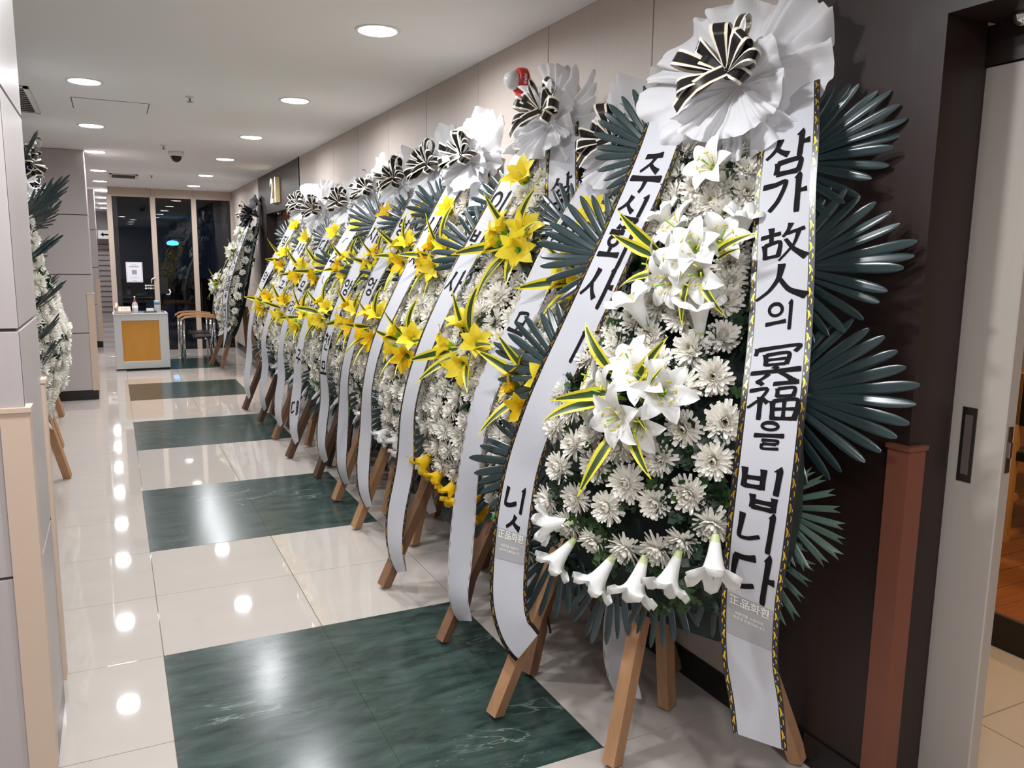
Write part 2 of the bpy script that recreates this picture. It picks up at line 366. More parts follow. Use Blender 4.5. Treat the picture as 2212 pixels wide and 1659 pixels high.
nm = empty('door_number', (WX, 9.97, 2.27)); tag(nm, 'gold numerals 21 mounted on the dark wall above the far doorway', 'sign')
for ch, dy in (('2', .115), ('1', -.115)):
    P, F = text_tris(ch, .40, .006)
    b = B(); n = len(P); b.add([(-.05, -x * .95 + dy, y) for x, y in P] + [(0, -x * .95 + dy, y) for x, y in P], [f for f in F], 0)
    ed = {}
    for f in F:
        for i in range(len(f)):
            e = (f[i], f[(i + 1) % len(f)]); ed[e] = 1
    b.f += [tuple(i + n for i in reversed(f)) for f in F]; b.m += [0] * len(F)
    for (i, j) in ed:
        if (j, i) not in ed: b.f.append((j, i, i + n, j + n)); b.m.append(1)
    b.obj('numeral', ['sign_face', 'sign_side'], nm)

# fire alarm beacon on the right wall
fa = empty('fire_alarm', (WX, 3.56, 2.345)); tag(fa, 'red fire alarm with a clear domed lens high on the beige wall', 'alarm')
B().lathe([(.058, 0), (.062, -.012), (.058, -.035), (.05, -.042)], 32, ax='X').obj('base_ring', 'red_plastic', fa, True)
B().lathe([(.044, -.038), (.044, -.06), (.038, -.082), (.022, -.098), (.006, -.104)], 28, ax='X').obj('lens', 'clear_lens', fa, True)
P, F = text_tris('FIRE', .026, .0006)
b = B(); b.add([(-.022 + y * .8, -.0625 * cos(-x / .06), .0625 * sin(-x / .06)) for x, y in P], [tuple(reversed(f)) for f in F]); b.obj('lettering', 'white_trim', fa)
B().cbox(-.03, 0, -.03, .03, -.072, -.05, .004).obj('test_tab', 'red_plastic', fa)

# left: near pier, recess wall, second pier, far pier
def pier(name, x, y0, y1, joints, both=True, x0=-1.6):
    p = struct(B().box(x0, x - .01, y0 + .01, y1 - .01, 0, CZ).obj(name, 'joint_dark'))
    zs = [.1] + joints + [CZ]
    for a, b2 in zip(zs, zs[1:]):
        B().cbox(x0, x, y0, y0 + .016, a + .004, b2 - .004, .002).obj('wall_panel', 'panel_lilac', p)
        B().cbox(x - .016, x, y0 + .002, y1, a + .004, b2 - .004, .002).obj('wall_panel', 'panel_lilac', p)
    B().box(x0, x - .004, y0 + .004, y1 - .004, 0, .1).obj('plinth', 'baseboard_black', p)
    gs = [(y0, -1)] + ([(y1, 1)] if both else [])
    for yy, sg in gs:
        gg = l_guard(x, yy, -1, -sg, .055, .010, .1, 1.10).obj('corner_guard', 'guard_beige', p)
        l_guard(x, yy, -1, -sg, .059, .015, 1.10, 1.112).obj('guard_cap', 'guard_beige', gg)
    return p
pier('wall_pier_near', -.222, 2.365, 2.93, [.66, 1.31, 1.91])
pier('wall_pier_second', -.195, 9.35, 9.95, [.70, 1.30, 1.90], False)
pier('wall_pier_far', -.20, 14.75, 15.3, [.70, 1.30, 1.90], False)
struct(B().box(-1.75, -1.6, 2.4, 27, 0, CZ).box(-2.6, -1.6, -5, 2.4, 0, CZ).obj('wall_left', 'panel_lilac'))
struct(B().box(-3, 2.1, -5, -4.9, 0, CZ).obj('wall_behind', 'panel_lilac'))
# long end of the corridor beyond the window wall
struct(B().box(.05, .12, 14.2, 26.5, 0, CZ).obj('wall_far_side', 'panel_lilac'))
we = struct(B().box(-1.6, .12, 26.4, 26.5, 0, CZ).obj('wall_far_end', 'panel_lilac'))
for k in range(14): B().box(-1.6, .05, 22.0, 22.02, .12 + .125 * k, .135 + .125 * k).obj('slat_joint', 'joint_dark', we)
B().box(-1.6, .05, 22.02, 22.05, 0, 2.54).obj('slatted_screen', 'panel_lilac', we)
sg = empty('direction_sign', (-.10, 21.5, 1.98)); tag(sg, 'small hanging sign with a left arrow at the far end of the corridor', 'sign')
B().cbox(-.16, .14, 0, .03, -.1, .1, .004).obj('sign_board', 'white_trim', sg)
B().add([(-.11, -.002, 0), (-.04, -.002, .05), (-.04, -.002, .02), (.08, -.002, .02), (.08, -.002, -.02), (-.04, -.002, -.02), (-.04, -.002, -.05)], [(0, 6, 5, 2, 1), (2, 5, 4, 3)]).obj('arrow', 'ink', sg)

# end window wall: frame, three panes, night outside
WY = 14.0
wf = struct(B().box(.0, 1.83, WY, WY + .12, 2.40, CZ).obj('wall_window_header', 'window_frame'))
for k, xj in enumerate((.60, 1.22)): B().box(xj - .002, xj + .002, WY - .001, WY + .01, 2.40, CZ).obj('header_joint', 'joint_dark', wf)
xs = [(.05, .60), (.66, 1.19), (1.26, 1.78)]
for k, (a, b2) in enumerate(xs):
    w = struct(empty('window_%d' % (k + 1), ((a + b2) / 2, WY, 0)))
    c = (a + b2) / 2
    B().box(a - c, b2 - c, .05, .056, .03, 2.40).obj('pane', 'night_glass', w)
    B().cbox(a - c - .075, a - c, -.02, .1, 0, 2.42, .003).obj('mullion', 'window_frame', w)
    if k == 2: B().cbox(b2 - c, b2 - c + .04, -.02, .1, 0, 2.42, .003).obj('mullion', 'window_frame', w)
    B().box(a - c, b2 - c, .0, .1, 0, .03).obj('sill', 'black_plastic', w)
struct(B().box(-1, 30, WY + .12, 60, -.1, -.02).obj('ground_outside', 'foam_dark'))
sl = empty('street_lamp', (1.52, 24, 0)); tag(sl, 'bluish street lamp glowing outside the middle window pane', 'lamp')
B().tube([(0, 0, -.02), (0, 0, 1.8)], .03).obj('post', 'black_plastic', sl)
mat('lamp_cyan', (150, 220, 255), .4, emit=((90, 190, 255), 3.0))
B().lathe([(.02, -.07), (.14, -.05), (.16, 0), (.12, .05), (.02, .07)], 20, c=(0, 0, 1.85)).obj('lamp_head', 'lamp_cyan', sl, True)
# ------------------------------------------------------------------ ceiling fittings
ring = B().lathe([(.088, -.004), (.098, -.006), (.104, -.003), (.105, 0)], 36).mesh('trim_ring', 'white_trim', True)
disc = B().lathe([(.084, -.0065), (.087, -.005), (.087, 0)], 36).mesh('diffuser', 'lamp_white')
beam = bpy.data.lights.new('beam', 'AREA'); beam.shape = 'DISK'; beam.size = .16; beam.energy = BEAM; beam.color = (.97, .985, 1.03); beam.spread = radians(172)
ORD = ['nearest', 'second', 'third', 'fourth', 'fifth', 'sixth', 'seventh', 'eighth', 'ninth', 'tenth', 'eleventh', 'twelfth', 'thirteenth', 'fourteenth']
def downlight(x, y, lab):
    t = empty('ceiling_light', (x, y, CZ)); tag(t, lab, 'downlight', 'recessed corridor downlights')
    link('trim_ring', ring, t); link('diffuser', disc, t); link('beam', beam, t, (0, 0, -.012))
LY = [5.70, 7.57, 9.41, 11.45, 13.07, 14.90, 16.75, 18.6, 20.4]
RY = [3.77, 5.65, 7.53, 9.35, 11.35, 13.10]
for k, y in enumerate(LY): downlight(-.088, y, 'round recessed downlight, %s in the row above the left piers' % ORD[k])
for k, y in enumerate(RY): downlight(1.158, y, 'round recessed downlight, %s in the row beside the wreaths' % ORD[k])
downlight(.31, 3.60, 'round recessed downlight at the top edge, left of the two rows')
for k, y in enumerate((1.75, -.1, -2.0)):  # unseen middle row, added to light the front wreath and upper wall evenly
    downlight(.62, y, 'unseen round downlight added above the viewer to even the light, %s of three' % ORD[k])
for k, y in enumerate((1.9, 0.05, -1.8, -3.6)):
    downlight(-.088, y, 'round recessed downlight above the viewer, %s of the left row outside the picture' % ORD[k])
dc = empty('dome_camera', (.642, 8.98, CZ)); tag(dc, 'small white dome camera with a black eye under the ceiling', 'camera')
B().lathe([(.075, 0), (.075, -.03), (.06, -.045)], 28).obj('housing', 'white_trim', dc, True)
B().lathe([(.055, -.042), (.052, -.065), (.035, -.09), (.012, -.102), (.001, -.104)], 28).obj('eye', 'black_plastic', dc, True)
for k, (x, y, lab) in enumerate([(.522, 5.88, 'tiny sprinkler head nearest the viewer between the rows of downlights'), (.502, 8.53, 'tiny sprinkler head just before the dome camera'), (.526, 11.7, 'tiny sprinkler head beside the ceiling air vent'), (.545, 13.9, 'tiny sprinkler head close to the window header')]):
    s = empty('sprinkler', (x, y, CZ)); tag(s, lab, 'sprinkler', 'ceiling sprinklers')
    B().lathe([(.028, 0), (.026, -.006), (.008, -.01)], 18).obj('rosette', 'white_trim', s, True)
    B().lathe([(.008, -.008), (.007, -.03), (.018, -.032), (.018, -.036), (.002, -.038)], 14).obj('deflector', 'steel', s)
def vent(x0, x1, y0, y1, n, lab):
    t = empty('air_vent', ((x0 + x1) / 2, (y0 + y1) / 2, CZ)); tag(t, lab, 'vent', 'ceiling air vents')
    dx, dy = (x1 - x0) / 2, (y1 - y0) / 2
    B().box(-dx, dx, -dy, dy, -.003, 0).obj('backing', 'joint_dark', t)
    B().box(-dx, dx, -dy, -dy + .03, -.012, 0).box(-dx, dx, dy - .03, dy, -.012, 0).box(-dx, -dx + .03, -dy, dy, -.012, 0).box(dx - .03, dx, -dy, dy, -.012, 0).obj('frame', 'white_trim', t)
    for k in range(n):
        y = -dy + .03 + (2 * dy - .06) * (k + .5) / n
        B().box(-dx + .03, dx - .03, y - .012, y + .012, -.01, -.004).obj('slat', 'steel', t)
vent(.03, .37, 11.75, 12.32, 9, 'grey slatted air vent in the ceiling above the desk')
vent(-.62, -.41, 6.05, 7.1, 12, 'pale air vent in the ceiling beside the near left pier')

# ------------------------------------------------------------------ reception desk and what stands on it
DK = (.302, 11.6)
dk = empty('reception_desk', (DK[0], DK[1], 0)); tag(dk, 'grey white reception desk with an orange wood front panel', 'desk')
B().box(-.325, .325, .04, .5, .0, .02).obj('plinth', 'black_plastic', dk)
d = B().cbox(-.328, -.236, 0, .5, .02, .735, .006).cbox(.214, .328, 0, .5, .02, .735, .006).cbox(-.24, .22, 0, .5, .02, .118, .004).cbox(-.24, .22, 0, .5, .655, .735, .004)
d.obj('body', 'desk_grey', dk)
B().box(-.237, .216, .012, .04, .116, .657).obj('front_panel', 'orange_veneer', dk)
B().cbox(-.332, .332, -.004, .52, .735, .745, .004).obj('desk_top', 'desk_grey', dk)
B().cbox(-.3, .3, .10, .50, .745, .752, .002).obj('glass_top', 'clear_lens', dk)
ph = empty('telephone', (DK[0] - .215, DK[1] + .14, .7525)); tag(ph, 'cream desk telephone with handset on the left end of the desk', 'telephone')
b = B(); b.add([(-.10, -.09, 0), (.10, -.09, 0), (.10, .1, 0), (-.10, .1, 0), (-.10, -.09, .025), (.10, -.09, .025), (.10, .1, .075), (-.10, .1, .075)], [(0, 1, 5, 4), (1, 2, 6, 5), (2, 3, 7, 6), (3, 0, 4, 7), (4, 5, 6, 7)])
b.obj('body', 'guard_beige', ph)
B().tube([(-.07, -.08, .05), (-.075, -.06, .075), (-.07, 0, .092), (-.065, .07, .105), (-.06, .095, .08)], [.024, .022, .016, .022, .024], 10).obj('handset', 'guard_beige', ph, True)
for r in range(4):
    for c in range(3): B().box(-.01 + .028 * c, .008 + .028 * c, -.06 + .03 * r, -.042 + .03 * r, .033 + .008 * r, .042 + .008 * r).obj('key', 'white_trim', ph)
sb = empty('sanitizer_bottle', (DK[0] - .06, DK[1] + .16, .752)); tag(sb, 'clear pump bottle of hand sanitizer with a red collar on the desk', 'bottle')
B().lathe([(.032, 0), (.036, .01), (.036, .10), (.03, .125), (.014, .14), (.014, .15)], 20).obj('bottle', 'clear_lens', sb, True)
B().lathe([(.0365, .03), (.0365, .09)], 20).obj('label_band', 'white_trim', sb, True)
B().lathe([(.017, .148), (.017, .175)], 16).obj('collar', 'red_plastic', sb)
B().lathe([(.005, .17), (.005, .2), (.012, .203), (.012, .215)], 10).tube([(0, 0, .21), (0, -.045, .208), (0, -.05, .198)], .005, 6).obj('pump', 'white_trim', sb)
bx_ = empty('tissue_box', (DK[0] + .12, DK[1] + .15, .752)); tag(bx_, 'small white box on a dark tray on the desk', 'box')
B().cbox(-.045, .045, -.03, .03, .012, .052, .006).obj('carton', 'white_trim', bx_)
B().cbox(-.08, .08, -.05, .05, 0, .012, .004).obj('tray', 'black_plastic', bx_)
cy = empty('tumbler', (DK[0] + .21, DK[1] + .2, .752)); tag(cy, 'tall grey can with a blue band at the right end of the desk', 'can')
B().lathe([(.034, 0), (.036, .005), (.036, .15), (.034, .155)], 20).obj('can_body', 'desk_grey', cy, True)
mat('blue_band', (70, 120, 170), .4); B().lathe([(.0366, .10), (.0366, .135)], 20).obj('band', 'blue_band', cy, True)

# notice and door pull on the window panes
nt_ = empty('paper_notice', (.31, WY + .046, 1.24)); tag(nt_, 'white framed paper notice stuck on the left window pane', 'notice')
B().cbox(-.118, .118, -.004, 0, -.158, .158, .001).obj('sheet', 'paper', nt_)
q = B()
for z, w_, h_ in [(.115, .06, .006), (.095, .15, .010), (.08, .12, .006), (-.085, .12, .005), (-.135, .05, .006)]: q.box(-w_ / 2, w_ / 2, -.0052, -.0048, z - h_ / 2, z + h_ / 2)
q.box(-.108, .108, -.0052, -.0048, .146, .149).box(-.108, .108, -.0052, -.0048, -.149, -.146).box(-.108, -.105, -.0052, -.0048, -.149, .149).box(.105, .108, -.0052, -.0048, -.149, .149)
q.obj('print', 'print_grey', nt_)
B().box(-.035, .035, -.0052, -.0046, -.035, .035).obj('blank_square', 'print_grey', nt_)
pl = empty('door_pull', (.60, WY + .02, 1.03)); tag(pl, 'black plate with a curved white pull handle on the window mullion', 'handle')
B().cbox(-.02, .19, -.012, .0, -.13, .13, .006).obj('plate', 'black_plastic', pl)
B().tube([(-.055, -.02, .04), (-.05, -.06, .10), (-.01, -.06, .125), (.02, -.015, .12)], .011, 8).tube([(.16, -.015, -.14), (.20, -.06, -.14), (.215, -.06, -.10), (.20, -.02, -.06)], .011, 8).obj('pull_handle', 'white_trim', pl, True)
ws = empty('glass_lettering', (.52, WY + .048, 1.01)); tag(ws, 'small white two line sticker on the left window pane by the door pull', 'sticker')
q = B()
for z in (.02, -.025):
    for k in range(4): q.box(-.07 + .036 * k, -.042 + .036 * k, -.004, -.003, z - .012 + .004 * (k % 2), z + .014)
q.obj('sticker_print', 'white_trim', ws)

# ------------------------------------------------------------------ waiting chairs by the window
def waiting_chair(x, y, lab):
    t = empty('waiting_chair', (x, y, 0), -pi / 2); tag(t, lab, 'chair', 'waiting chairs by the window')
    B().cbox(-.2, .2, -.05, .35, .36, .40, .01).obj('seat', 'black_plastic', t)
    for sx in (-.24, .24):
        pts = [(sx, -.22 + .5 * k / 8, .655 + .035 * sin(pi * min(1, .15 + k / 8 * .8)) - (.03 if k == 0 else 0)) for k in range(9)]
        b = B(); 
        rows = [[(p[0] - .03, p[1], p[2]), (p[0] + .03, p[1], p[2]), (p[0] + .03, p[1], p[2] - .022), (p[0] - .03, p[1], p[2] - .022)] for p in pts]
        b.grid(rows, closed=True); b.f += [(3, 2, 1, 0), tuple(range(32, 36))]; b.m += [0, 0]
        b.obj('armrest', 'bent_beech', t)
        B().tube([(sx, -.18, 0), (sx, -.18, .63)], .014, 8).obj('leg', 'chrome', t, True)
        B().tube([(sx, .22, 0), (sx, .22, .65)], .014, 8).obj('leg', 'chrome', t, True)
    B().tube([(-.24, .1, .36), (.24, .1, .36)], .016, 8).obj('beam', 'chrome', t, True)
    B().cbox(-.2, .2, .3, .34, .45, .68, .01).obj('backrest', 'black_plastic', t)
for k in range(2): waiting_chair(1.02, 12.12 + .6 * k, ['steel framed waiting chair with bent wood arms right of the desk', 'steel framed waiting chair with bent wood arms, close to the window'][k])
# ------------------------------------------------------------------ brush lettering
# strokes on a unit square, x right, y down: (points, width at start, width at end)
CHO = 'ㄱㄲㄴㄷㄸㄹㅁㅂㅃㅅㅆㅇㅈㅉㅊㅋㅌㅍㅎ'
JUNG = 'ㅏㅐㅑㅒㅓㅔㅕㅖㅗㅘㅙㅚㅛㅜㅝㅞㅟㅠㅡㅢㅣ'
JONG = ['', 'ㄱ', 'ㄲ', 'ㄳ', 'ㄴ', 'ㄵ', 'ㄶ', 'ㄷ', 'ㄹ', 'ㄺ', 'ㄻ', 'ㄼ', 'ㄽ', 'ㄾ', 'ㄿ', 'ㅀ', 'ㅁ', 'ㅂ', 'ㅄ', 'ㅅ', 'ㅆ', 'ㅇ', 'ㅈ', 'ㅊ', 'ㅋ', 'ㅌ', 'ㅍ', 'ㅎ']
def circ(cx, cy, r, ry=None):
    return [(cx + r * sin(a), cy - (ry or r) * cos(a)) for a in [2 * pi * k / 14 for k in range(15)]]
JM = {
 'ㄱ': [([(0, .12), (.5, .1), (.92, .02), (.86, .3), (.62, .7), (.28, 1)], 1, .7)],
 'ㄴ': [([(.16, 0), (.12, .45), (.1, .85), (.5, .86), (1, .68)], 1, .7)],
 'ㄷ': [([(.05, .1), (.5, .08), (.95, 0)], .9, 1), ([(.14, .1), (.08, .5), (.1, .9), (.5, .9), (1, .75)], 1, .7)],
 'ㄹ': [([(.05, .06), (.9, 0), (.85, .4)], .8, .8), ([(.1, .46), (.85, .4)], .8, .8), ([(.1, .46), (.08, .95), (.5, .95), (1, .85)], .8, .7)],
 'ㅁ': [([(.12, .05), (.08, .95)], 1, .9), ([(.1, .1), (.92, 0), (.86, .95)], .9, .9), ([(.1, .92), (.88, .88)], .9, .9)],
 'ㅂ': [([(.1, 0), (.12, .5), (.12, 1)], 1, .9), ([(.85, 0), (.86, .5), (.84, 1)], 1, .9), ([(.12, .5), (.85, .45)], .8, .8), ([(.12, .93), (.85, .9)], .8, .8)],
 'ㅅ': [([(.58, 0), (.48, .4), (.25, .75), (0, 1)], 1.1, .5), ([(.42, .48), (.65, .75), (.95, .95)], .7, 1.1)],
 'ㅇ': [(circ(.5, .5, .44), .85, .85)],
 'ㅈ': [([(.06, .1), (.5, .08), (.95, .02)], 1, 1), ([(.62, .08), (.45, .5), (.02, 1)], .9, .5), ([(.42, .5), (.65, .75), (.98, .95)], .7, 1.1)],
 'ㅊ': [([(.4, -.14), (.6, -.06)], 1, .8), ([(.06, .16), (.95, .1)], 1, 1), ([(.6, .14), (.45, .5), (.02, 1)], .9, .5), ([(.42, .5), (.98, .95)], .7, 1.1)],
 'ㅋ': [([(0, .12), (.92, .02), (.8, .5), (.28, 1)], 1, .7), ([(.05, .5), (.8, .42)], .8, .8)],
 'ㅌ': [([(.05, .06), (.95, 0)], .9, .9), ([(.12, .47), (.85, .43)], .8, .8), ([(.12, .06), (.1, .92), (1, .85)], 1, .7)],
 'ㅍ': [([(.05, .1), (.95, .02)], 1, 1), ([(.3, .1), (.34, .85)], .9, .9), ([(.7, .08), (.66, .85)], .9, .9), ([(0, .95), (1, .88)], 1, 1)],
 'ㅎ': [([(.38, -.1), (.6, -.02)], 1.1, .8), ([(.04, .26), (.96, .18)], 1, 1), (circ(.5, .7, .3, .28), .8, .8)],
 'ㄲ': [([(0, .12), (.42, .06), (.1, 1)], .8, .6), ([(.5, .12), (.95, .04), (.6, 1)], .8, .6)],
}
def place(j, x0, y0, x1, y1): return [([(x0 + p[0] * (x1 - x0), y0 + p[1] * (y1 - y0)) for p in pts], a, b) for pts, a, b in JM[j]]
def vert(x, y0, y1): return ([(x - .03, y0), (x + .01, y0 + .06), (x, (y0 + y1) / 2), (x - .02, y1)], 1.3, .8)
def syllable(ch):
    k = ord(ch) - 0xAC00; c, v, t = CHO[k // 588], JUNG[(k % 588) // 28], JONG[k % 28]
    S = []; H = .60 if t else 1.0
    if v in 'ㅏㅑㅓㅕㅣㅐㅔㅖㅒ':
        w = .56 if v in 'ㅏㅣㅓㅑㅕ' else .46
        S += place(c, .02, .1 * H, w, .88 * H if c != 'ㅇ' else .8 * H)
        x = .80; S.append(vert(x, 0, H * 1.02 if not t else H))
        if v in 'ㅏㅑㅐ': S.append(([(x, .45 * H), (x + (.2 if v != 'ㅐ' else .12), .43 * H)], .8, 1))
        if v in 'ㅓㅕㅔ': S.append(([(x - .2, .46 * H), (x, .44 * H)], .8, 1))
        if v in 'ㅐㅔㅖㅒ': S.append(vert(.97, 0, H))
    elif v in 'ㅗㅛㅜㅠㅡ':
        S += place(c, .2, .02, .8, .42 * H + .06)
        yb = .74 * H if v in 'ㅗㅛ' else (.58 * H + .06)
        if t and v in 'ㅡ': yb = .5
        S.append(([(.0, yb + .03), (.5, yb), (1, yb - .03)], 1.1, 1.1))
        if v in 'ㅗㅛ': S.append(([(.5, yb - .2 * H), (.5, yb)], 1, .8))
        if v in 'ㅜㅠ': S.append(([(.52, yb), (.5, yb + .22 * H), (.44, min(yb + .5 * H, H))], 1.1, .6))
    else:
        S += place(c, .08, .02, .6, .5 * H)
        yb = .72 * H
        S.append(([(.0, yb + .05), (.4, yb), (.72, yb - .04)], 1, 1))
        if v in 'ㅚㅘㅙ': S.append(([(.34, yb - .18 * H), (.34, yb)], .9, .8))
        if v in 'ㅟㅝㅞ': S.append(([(.36, yb), (.32, yb + .25 * H)], .9, .6))
        S.append(vert(.86, 0, H))
    if t:
        S += place(t if t in JM else 'ㄱ', .24, .66, .86, .98)
    return S
HJ = {
 '故': [([(.02, .3), (.46, .24)], 1, .9), ([(.25, .06), (.25, .5)], 1.1, .8), ([(.1, .52), (.12, .92)], 1, .9), ([(.1, .54), (.44, .48), (.4, .88)], .9, .9), ([(.12, .88), (.42, .85)], .8, .8),
       ([(.68, .0), (.62, .18), (.5, .36)], 1.1, .5), ([(.58, .28), (.98, .2)], .8, .9), ([(.85, .24), (.74, .6), (.42, 1)], .9, .4), ([(.56, .42), (.74, .72), (1.02, .98)], .6, 1.5)],
 '人': [([(.5, .0), (.44, .4), (.25, .75), (-.02, 1)], 1.3, .5), ([(.46, .42), (.66, .76), (1.02, .98)], .7, 1.7)],
 '冥': [([(.08, .06), (.04, .26)], 1.1, .7), ([(.08, .1), (.5, .05), (.96, .02), (.86, .2)], 1, .8), ([(.26, .24), (.28, .56)], 1, .9), ([(.26, .26), (.74, .22), (.7, .54)], .8, .9), ([(.28, .4), (.7, .37)], .7, .7), ([(.28, .54), (.7, .52)], .7, .7),
       ([(.46, .58), (.54, .66)], 1.2, .9), ([(-.02, .76), (.5, .72), (1.02, .68)], 1, 1.2), ([(.36, .78), (.26, .9), (.1, 1.02)], 1, .5), ([(.6, .76), (.76, .88), (.9, 1.02)], .7, 1.3)],
 '福': [([(.16, .0), (.26, .1)], 1.2, .8), ([(.0, .26), (.36, .2), (.26, .44), (-.02, .72)], .9, .5), ([(.24, .42), (.24, 1.02)], 1.1, .8), ([(.28, .46), (.4, .58)], .8, 1),
       ([(.48, .08), (1.0, .03)], .9, 1), ([(.58, .2), (.58, .42)], .8, .8), ([(.58, .21), (.92, .18), (.9, .4)], .7, .8), ([(.58, .4), (.9, .38)], .7, .7),
       ([(.5, .52), (.52, 1.0)], 1, .9), ([(.5, .53), (1.0, .48), (.96, .98)], .8, 1), ([(.74, .5), (.74, .96)], .7, .7), ([(.52, .73), (.97, .7)], .7, .7), ([(.52, .96), (.96, .94)], .8, .8)],
 '(': [([(.7, .45), (.45, .6), (.3, .95)], .5, .5)], ')': [([(.3, .05), (.45, .4), (.7, .55)], .5, .5)],
}
def strokes(ch):
    if ch in HJ: return HJ[ch]
    if ch == 'ㅣ': return [vert(.8, 0, 1)]
    return syllable(ch)
def smooth_line(pts, n):
    if len(pts) == 2: return [(pts[0][0] + (pts[1][0] - pts[0][0]) * k / (n - 1), pts[0][1] + (pts[1][1] - pts[0][1]) * k / (n - 1)) for k in range(n)]
    out = []; m = len(pts) - 1
    for k in range(n):
        f = k / (n - 1) * m; i = min(int(f), m - 1); u = f - i
        p = [pts[max(0, min(m, i + d))] for d in (-1, 0, 1, 2)]
        sharp = .38
        q = []
        for a in (0, 1):
            m1 = sharp * (p[2][a] - p[0][a]); m2 = sharp * (p[3][a] - p[1][a])
            q.append((2 * u ** 3 - 3 * u * u + 1) * p[1][a] + (u ** 3 - 2 * u * u + u) * m1 + (-2 * u ** 3 + 3 * u * u) * p[2][a] + (u ** 3 - u * u) * m2)
        out.append(tuple(q))
    return out
def glyph_quads(ch, pen=.13):
    """list of quads ((x, y) four times) in the unit square"""
    Q = []
    for pts, a, b in strokes(ch):
        n = 5 + 4 * (len(pts) - 1); L = smooth_line(pts, n); rows = []
        for k, p in enumerate(L):
            q0 = L[max(0, k - 1)]; q1 = L[min(n - 1, k + 1)]; dx, dy = q1[0] - q0[0], q1[1] - q0[1]; d = sqrt(dx * dx + dy * dy) or 1
            t = k / (n - 1); w = pen * .5 * (a + (b - a) * t) * (1 - .25 * sin(pi * t))
            if k in (0, n - 1) and len(pts) < 12: w *= .8
            rows.append(((p[0] - dy / d * w - (.02 if k == 0 else 0), p[1] + dx / d * w), (p[0] + dy / d * w, p[1] - dx / d * w)))
        for r, s in zip(rows, rows[1:]): Q.append((r[0], r[1], s[1], s[0]))
    return Q
# ------------------------------------------------------------------ shared flower meshes (facing +Z)
def petal_rows(L, W, elev, az, r0=.006, curl=.6, cup=.25, n=4, tip=.7):
    """rows of three points for one strap petal"""
    rows = []; d = Vector((cos(az), sin(az), 0)); sd = Vector((-sin(az), cos(az), 0)); up = Vector((0, 0, 1))
    p = d * r0; e = elev
    for k in range(n + 1):
        t = k / n; w = W * (0.55 + .75 * t - .55 * t * t) * (1 if k < n else tip)
        nn = (up * cos(e) - d * sin(e))
        rows.append((p - sd * w / 2 + nn * cup * w, p.copy(), p + sd * w / 2 + nn * cup * w))
        p = p + (d * cos(e) + up * sin(e)) * (L / n); e += curl / n
    return rows
def mum(seed, spread=1.0):
    R = random.Random(seed); b = B()
    for n, el, L, W, cu, mi in [(21, -22, .049, .014, .45, 0), (20, 0, .049, .0145, .6, 0), (19, 18, .044, .014, .85, 0), (16, 36, .037, .0125, 1.1, 0), (12, 54, .029, .0105, 1.1, 0), (8, 70, .020, .0075, .7, 1)]:
        o = R.random() * 6
        for k in range(n):
            az = o + 2 * pi * (k + R.uniform(-.3, .3)) / n
            b.grid(petal_rows(L * R.uniform(.85, 1.12), W * R.uniform(.85, 1.1), radians(el * spread + R.uniform(-9, 9)), az, .004, cu + R.uniform(-.15, .25), .28, 3), mi)
    b.lathe([(.012, -.02), (.016, -.006), (.008, .004)], 8, mi=2)
    return b.mesh('chrysanthemum', ['petal_white', 'petal_cream', 'leaf_mid'], True)
MUMS = [mum(1), mum(2, .8), mum(3, 1.3), mum(4, 1.0)]
def mum_small(seed):
    R = random.Random(seed); b = B()
    for n, el, L, W, cu, mi in [(15, -12, .050, .0165, .3, 0), (14, 14, .046, .016, .5, 0), (12, 38, .037, .014, .8, 0), (8, 62, .025, .010, .8, 1)]:
        o = R.random() * 6
        for k in range(n):
            b.grid(petal_rows(L * R.uniform(.85, 1.1), W, radians(el + R.uniform(-8, 8)), o + 2 * pi * (k + R.uniform(-.3, .3)) / n, .004, cu, .3, 2), mi)
    return b.mesh('chrysanthemum_far', ['petal_white', 'petal_cream'], True)
MUMF = [mum_small(11), mum_small(12), mum_small(13)]

def lily_petal(L=.092, W=.036, seed=0, ncol=5, n=7, out=.2):
    """one recurved petal along +X, rising along +Z from the throat"""
    R = random.Random(seed); rows = []; p = Vector((.004, 0, 0)); e = radians(72)
    ph = R.random() * 6
    for k in range(n + 1):
        t = k / n; w = W * max(.12, (sin(pi * min(1, .18 + .80 * t)) ** .85)) * (1 if k < n else .25)
        row = []
        for c in range(ncol):
            s = c / (ncol - 1) * 2 - 1
            z = .006 * (abs(s) ** 1.5) * (1 - t) * 1.6 + .0035 * sin(ph + s * 2.4 + t * 5) * abs(s) - .002 * (1 - abs(s)) * (1 if abs(s) < .3 else 0)
            nx = Vector((-sin(e), 0, cos(e)))
            row.append(p + Vector((0, s * w / 2, 0)) + nx * z)
        rows.append(row)
        p = p + Vector((cos(e), 0, sin(e))) * (L / n); e -= radians(12 + 9 * t) * (.6 + out * 2)
    return rows
def lily_petal_mesh(name, m, L, W, seed, ncol=5, n=7):
    b = B(); b.grid(lily_petal(L, W, seed, ncol, n), mfun=lambda i, j: 1 if i < 1 else 0); return b.mesh(name, [m, 'throat_green'], True)
PET = {'white': [lily_petal_mesh('petal', 'lily_white', .104, .054, k) for k in range(3)], 'yellow': [lily_petal_mesh('petal', 'lily_yellow', .104, .054, k) for k in range(3)]}
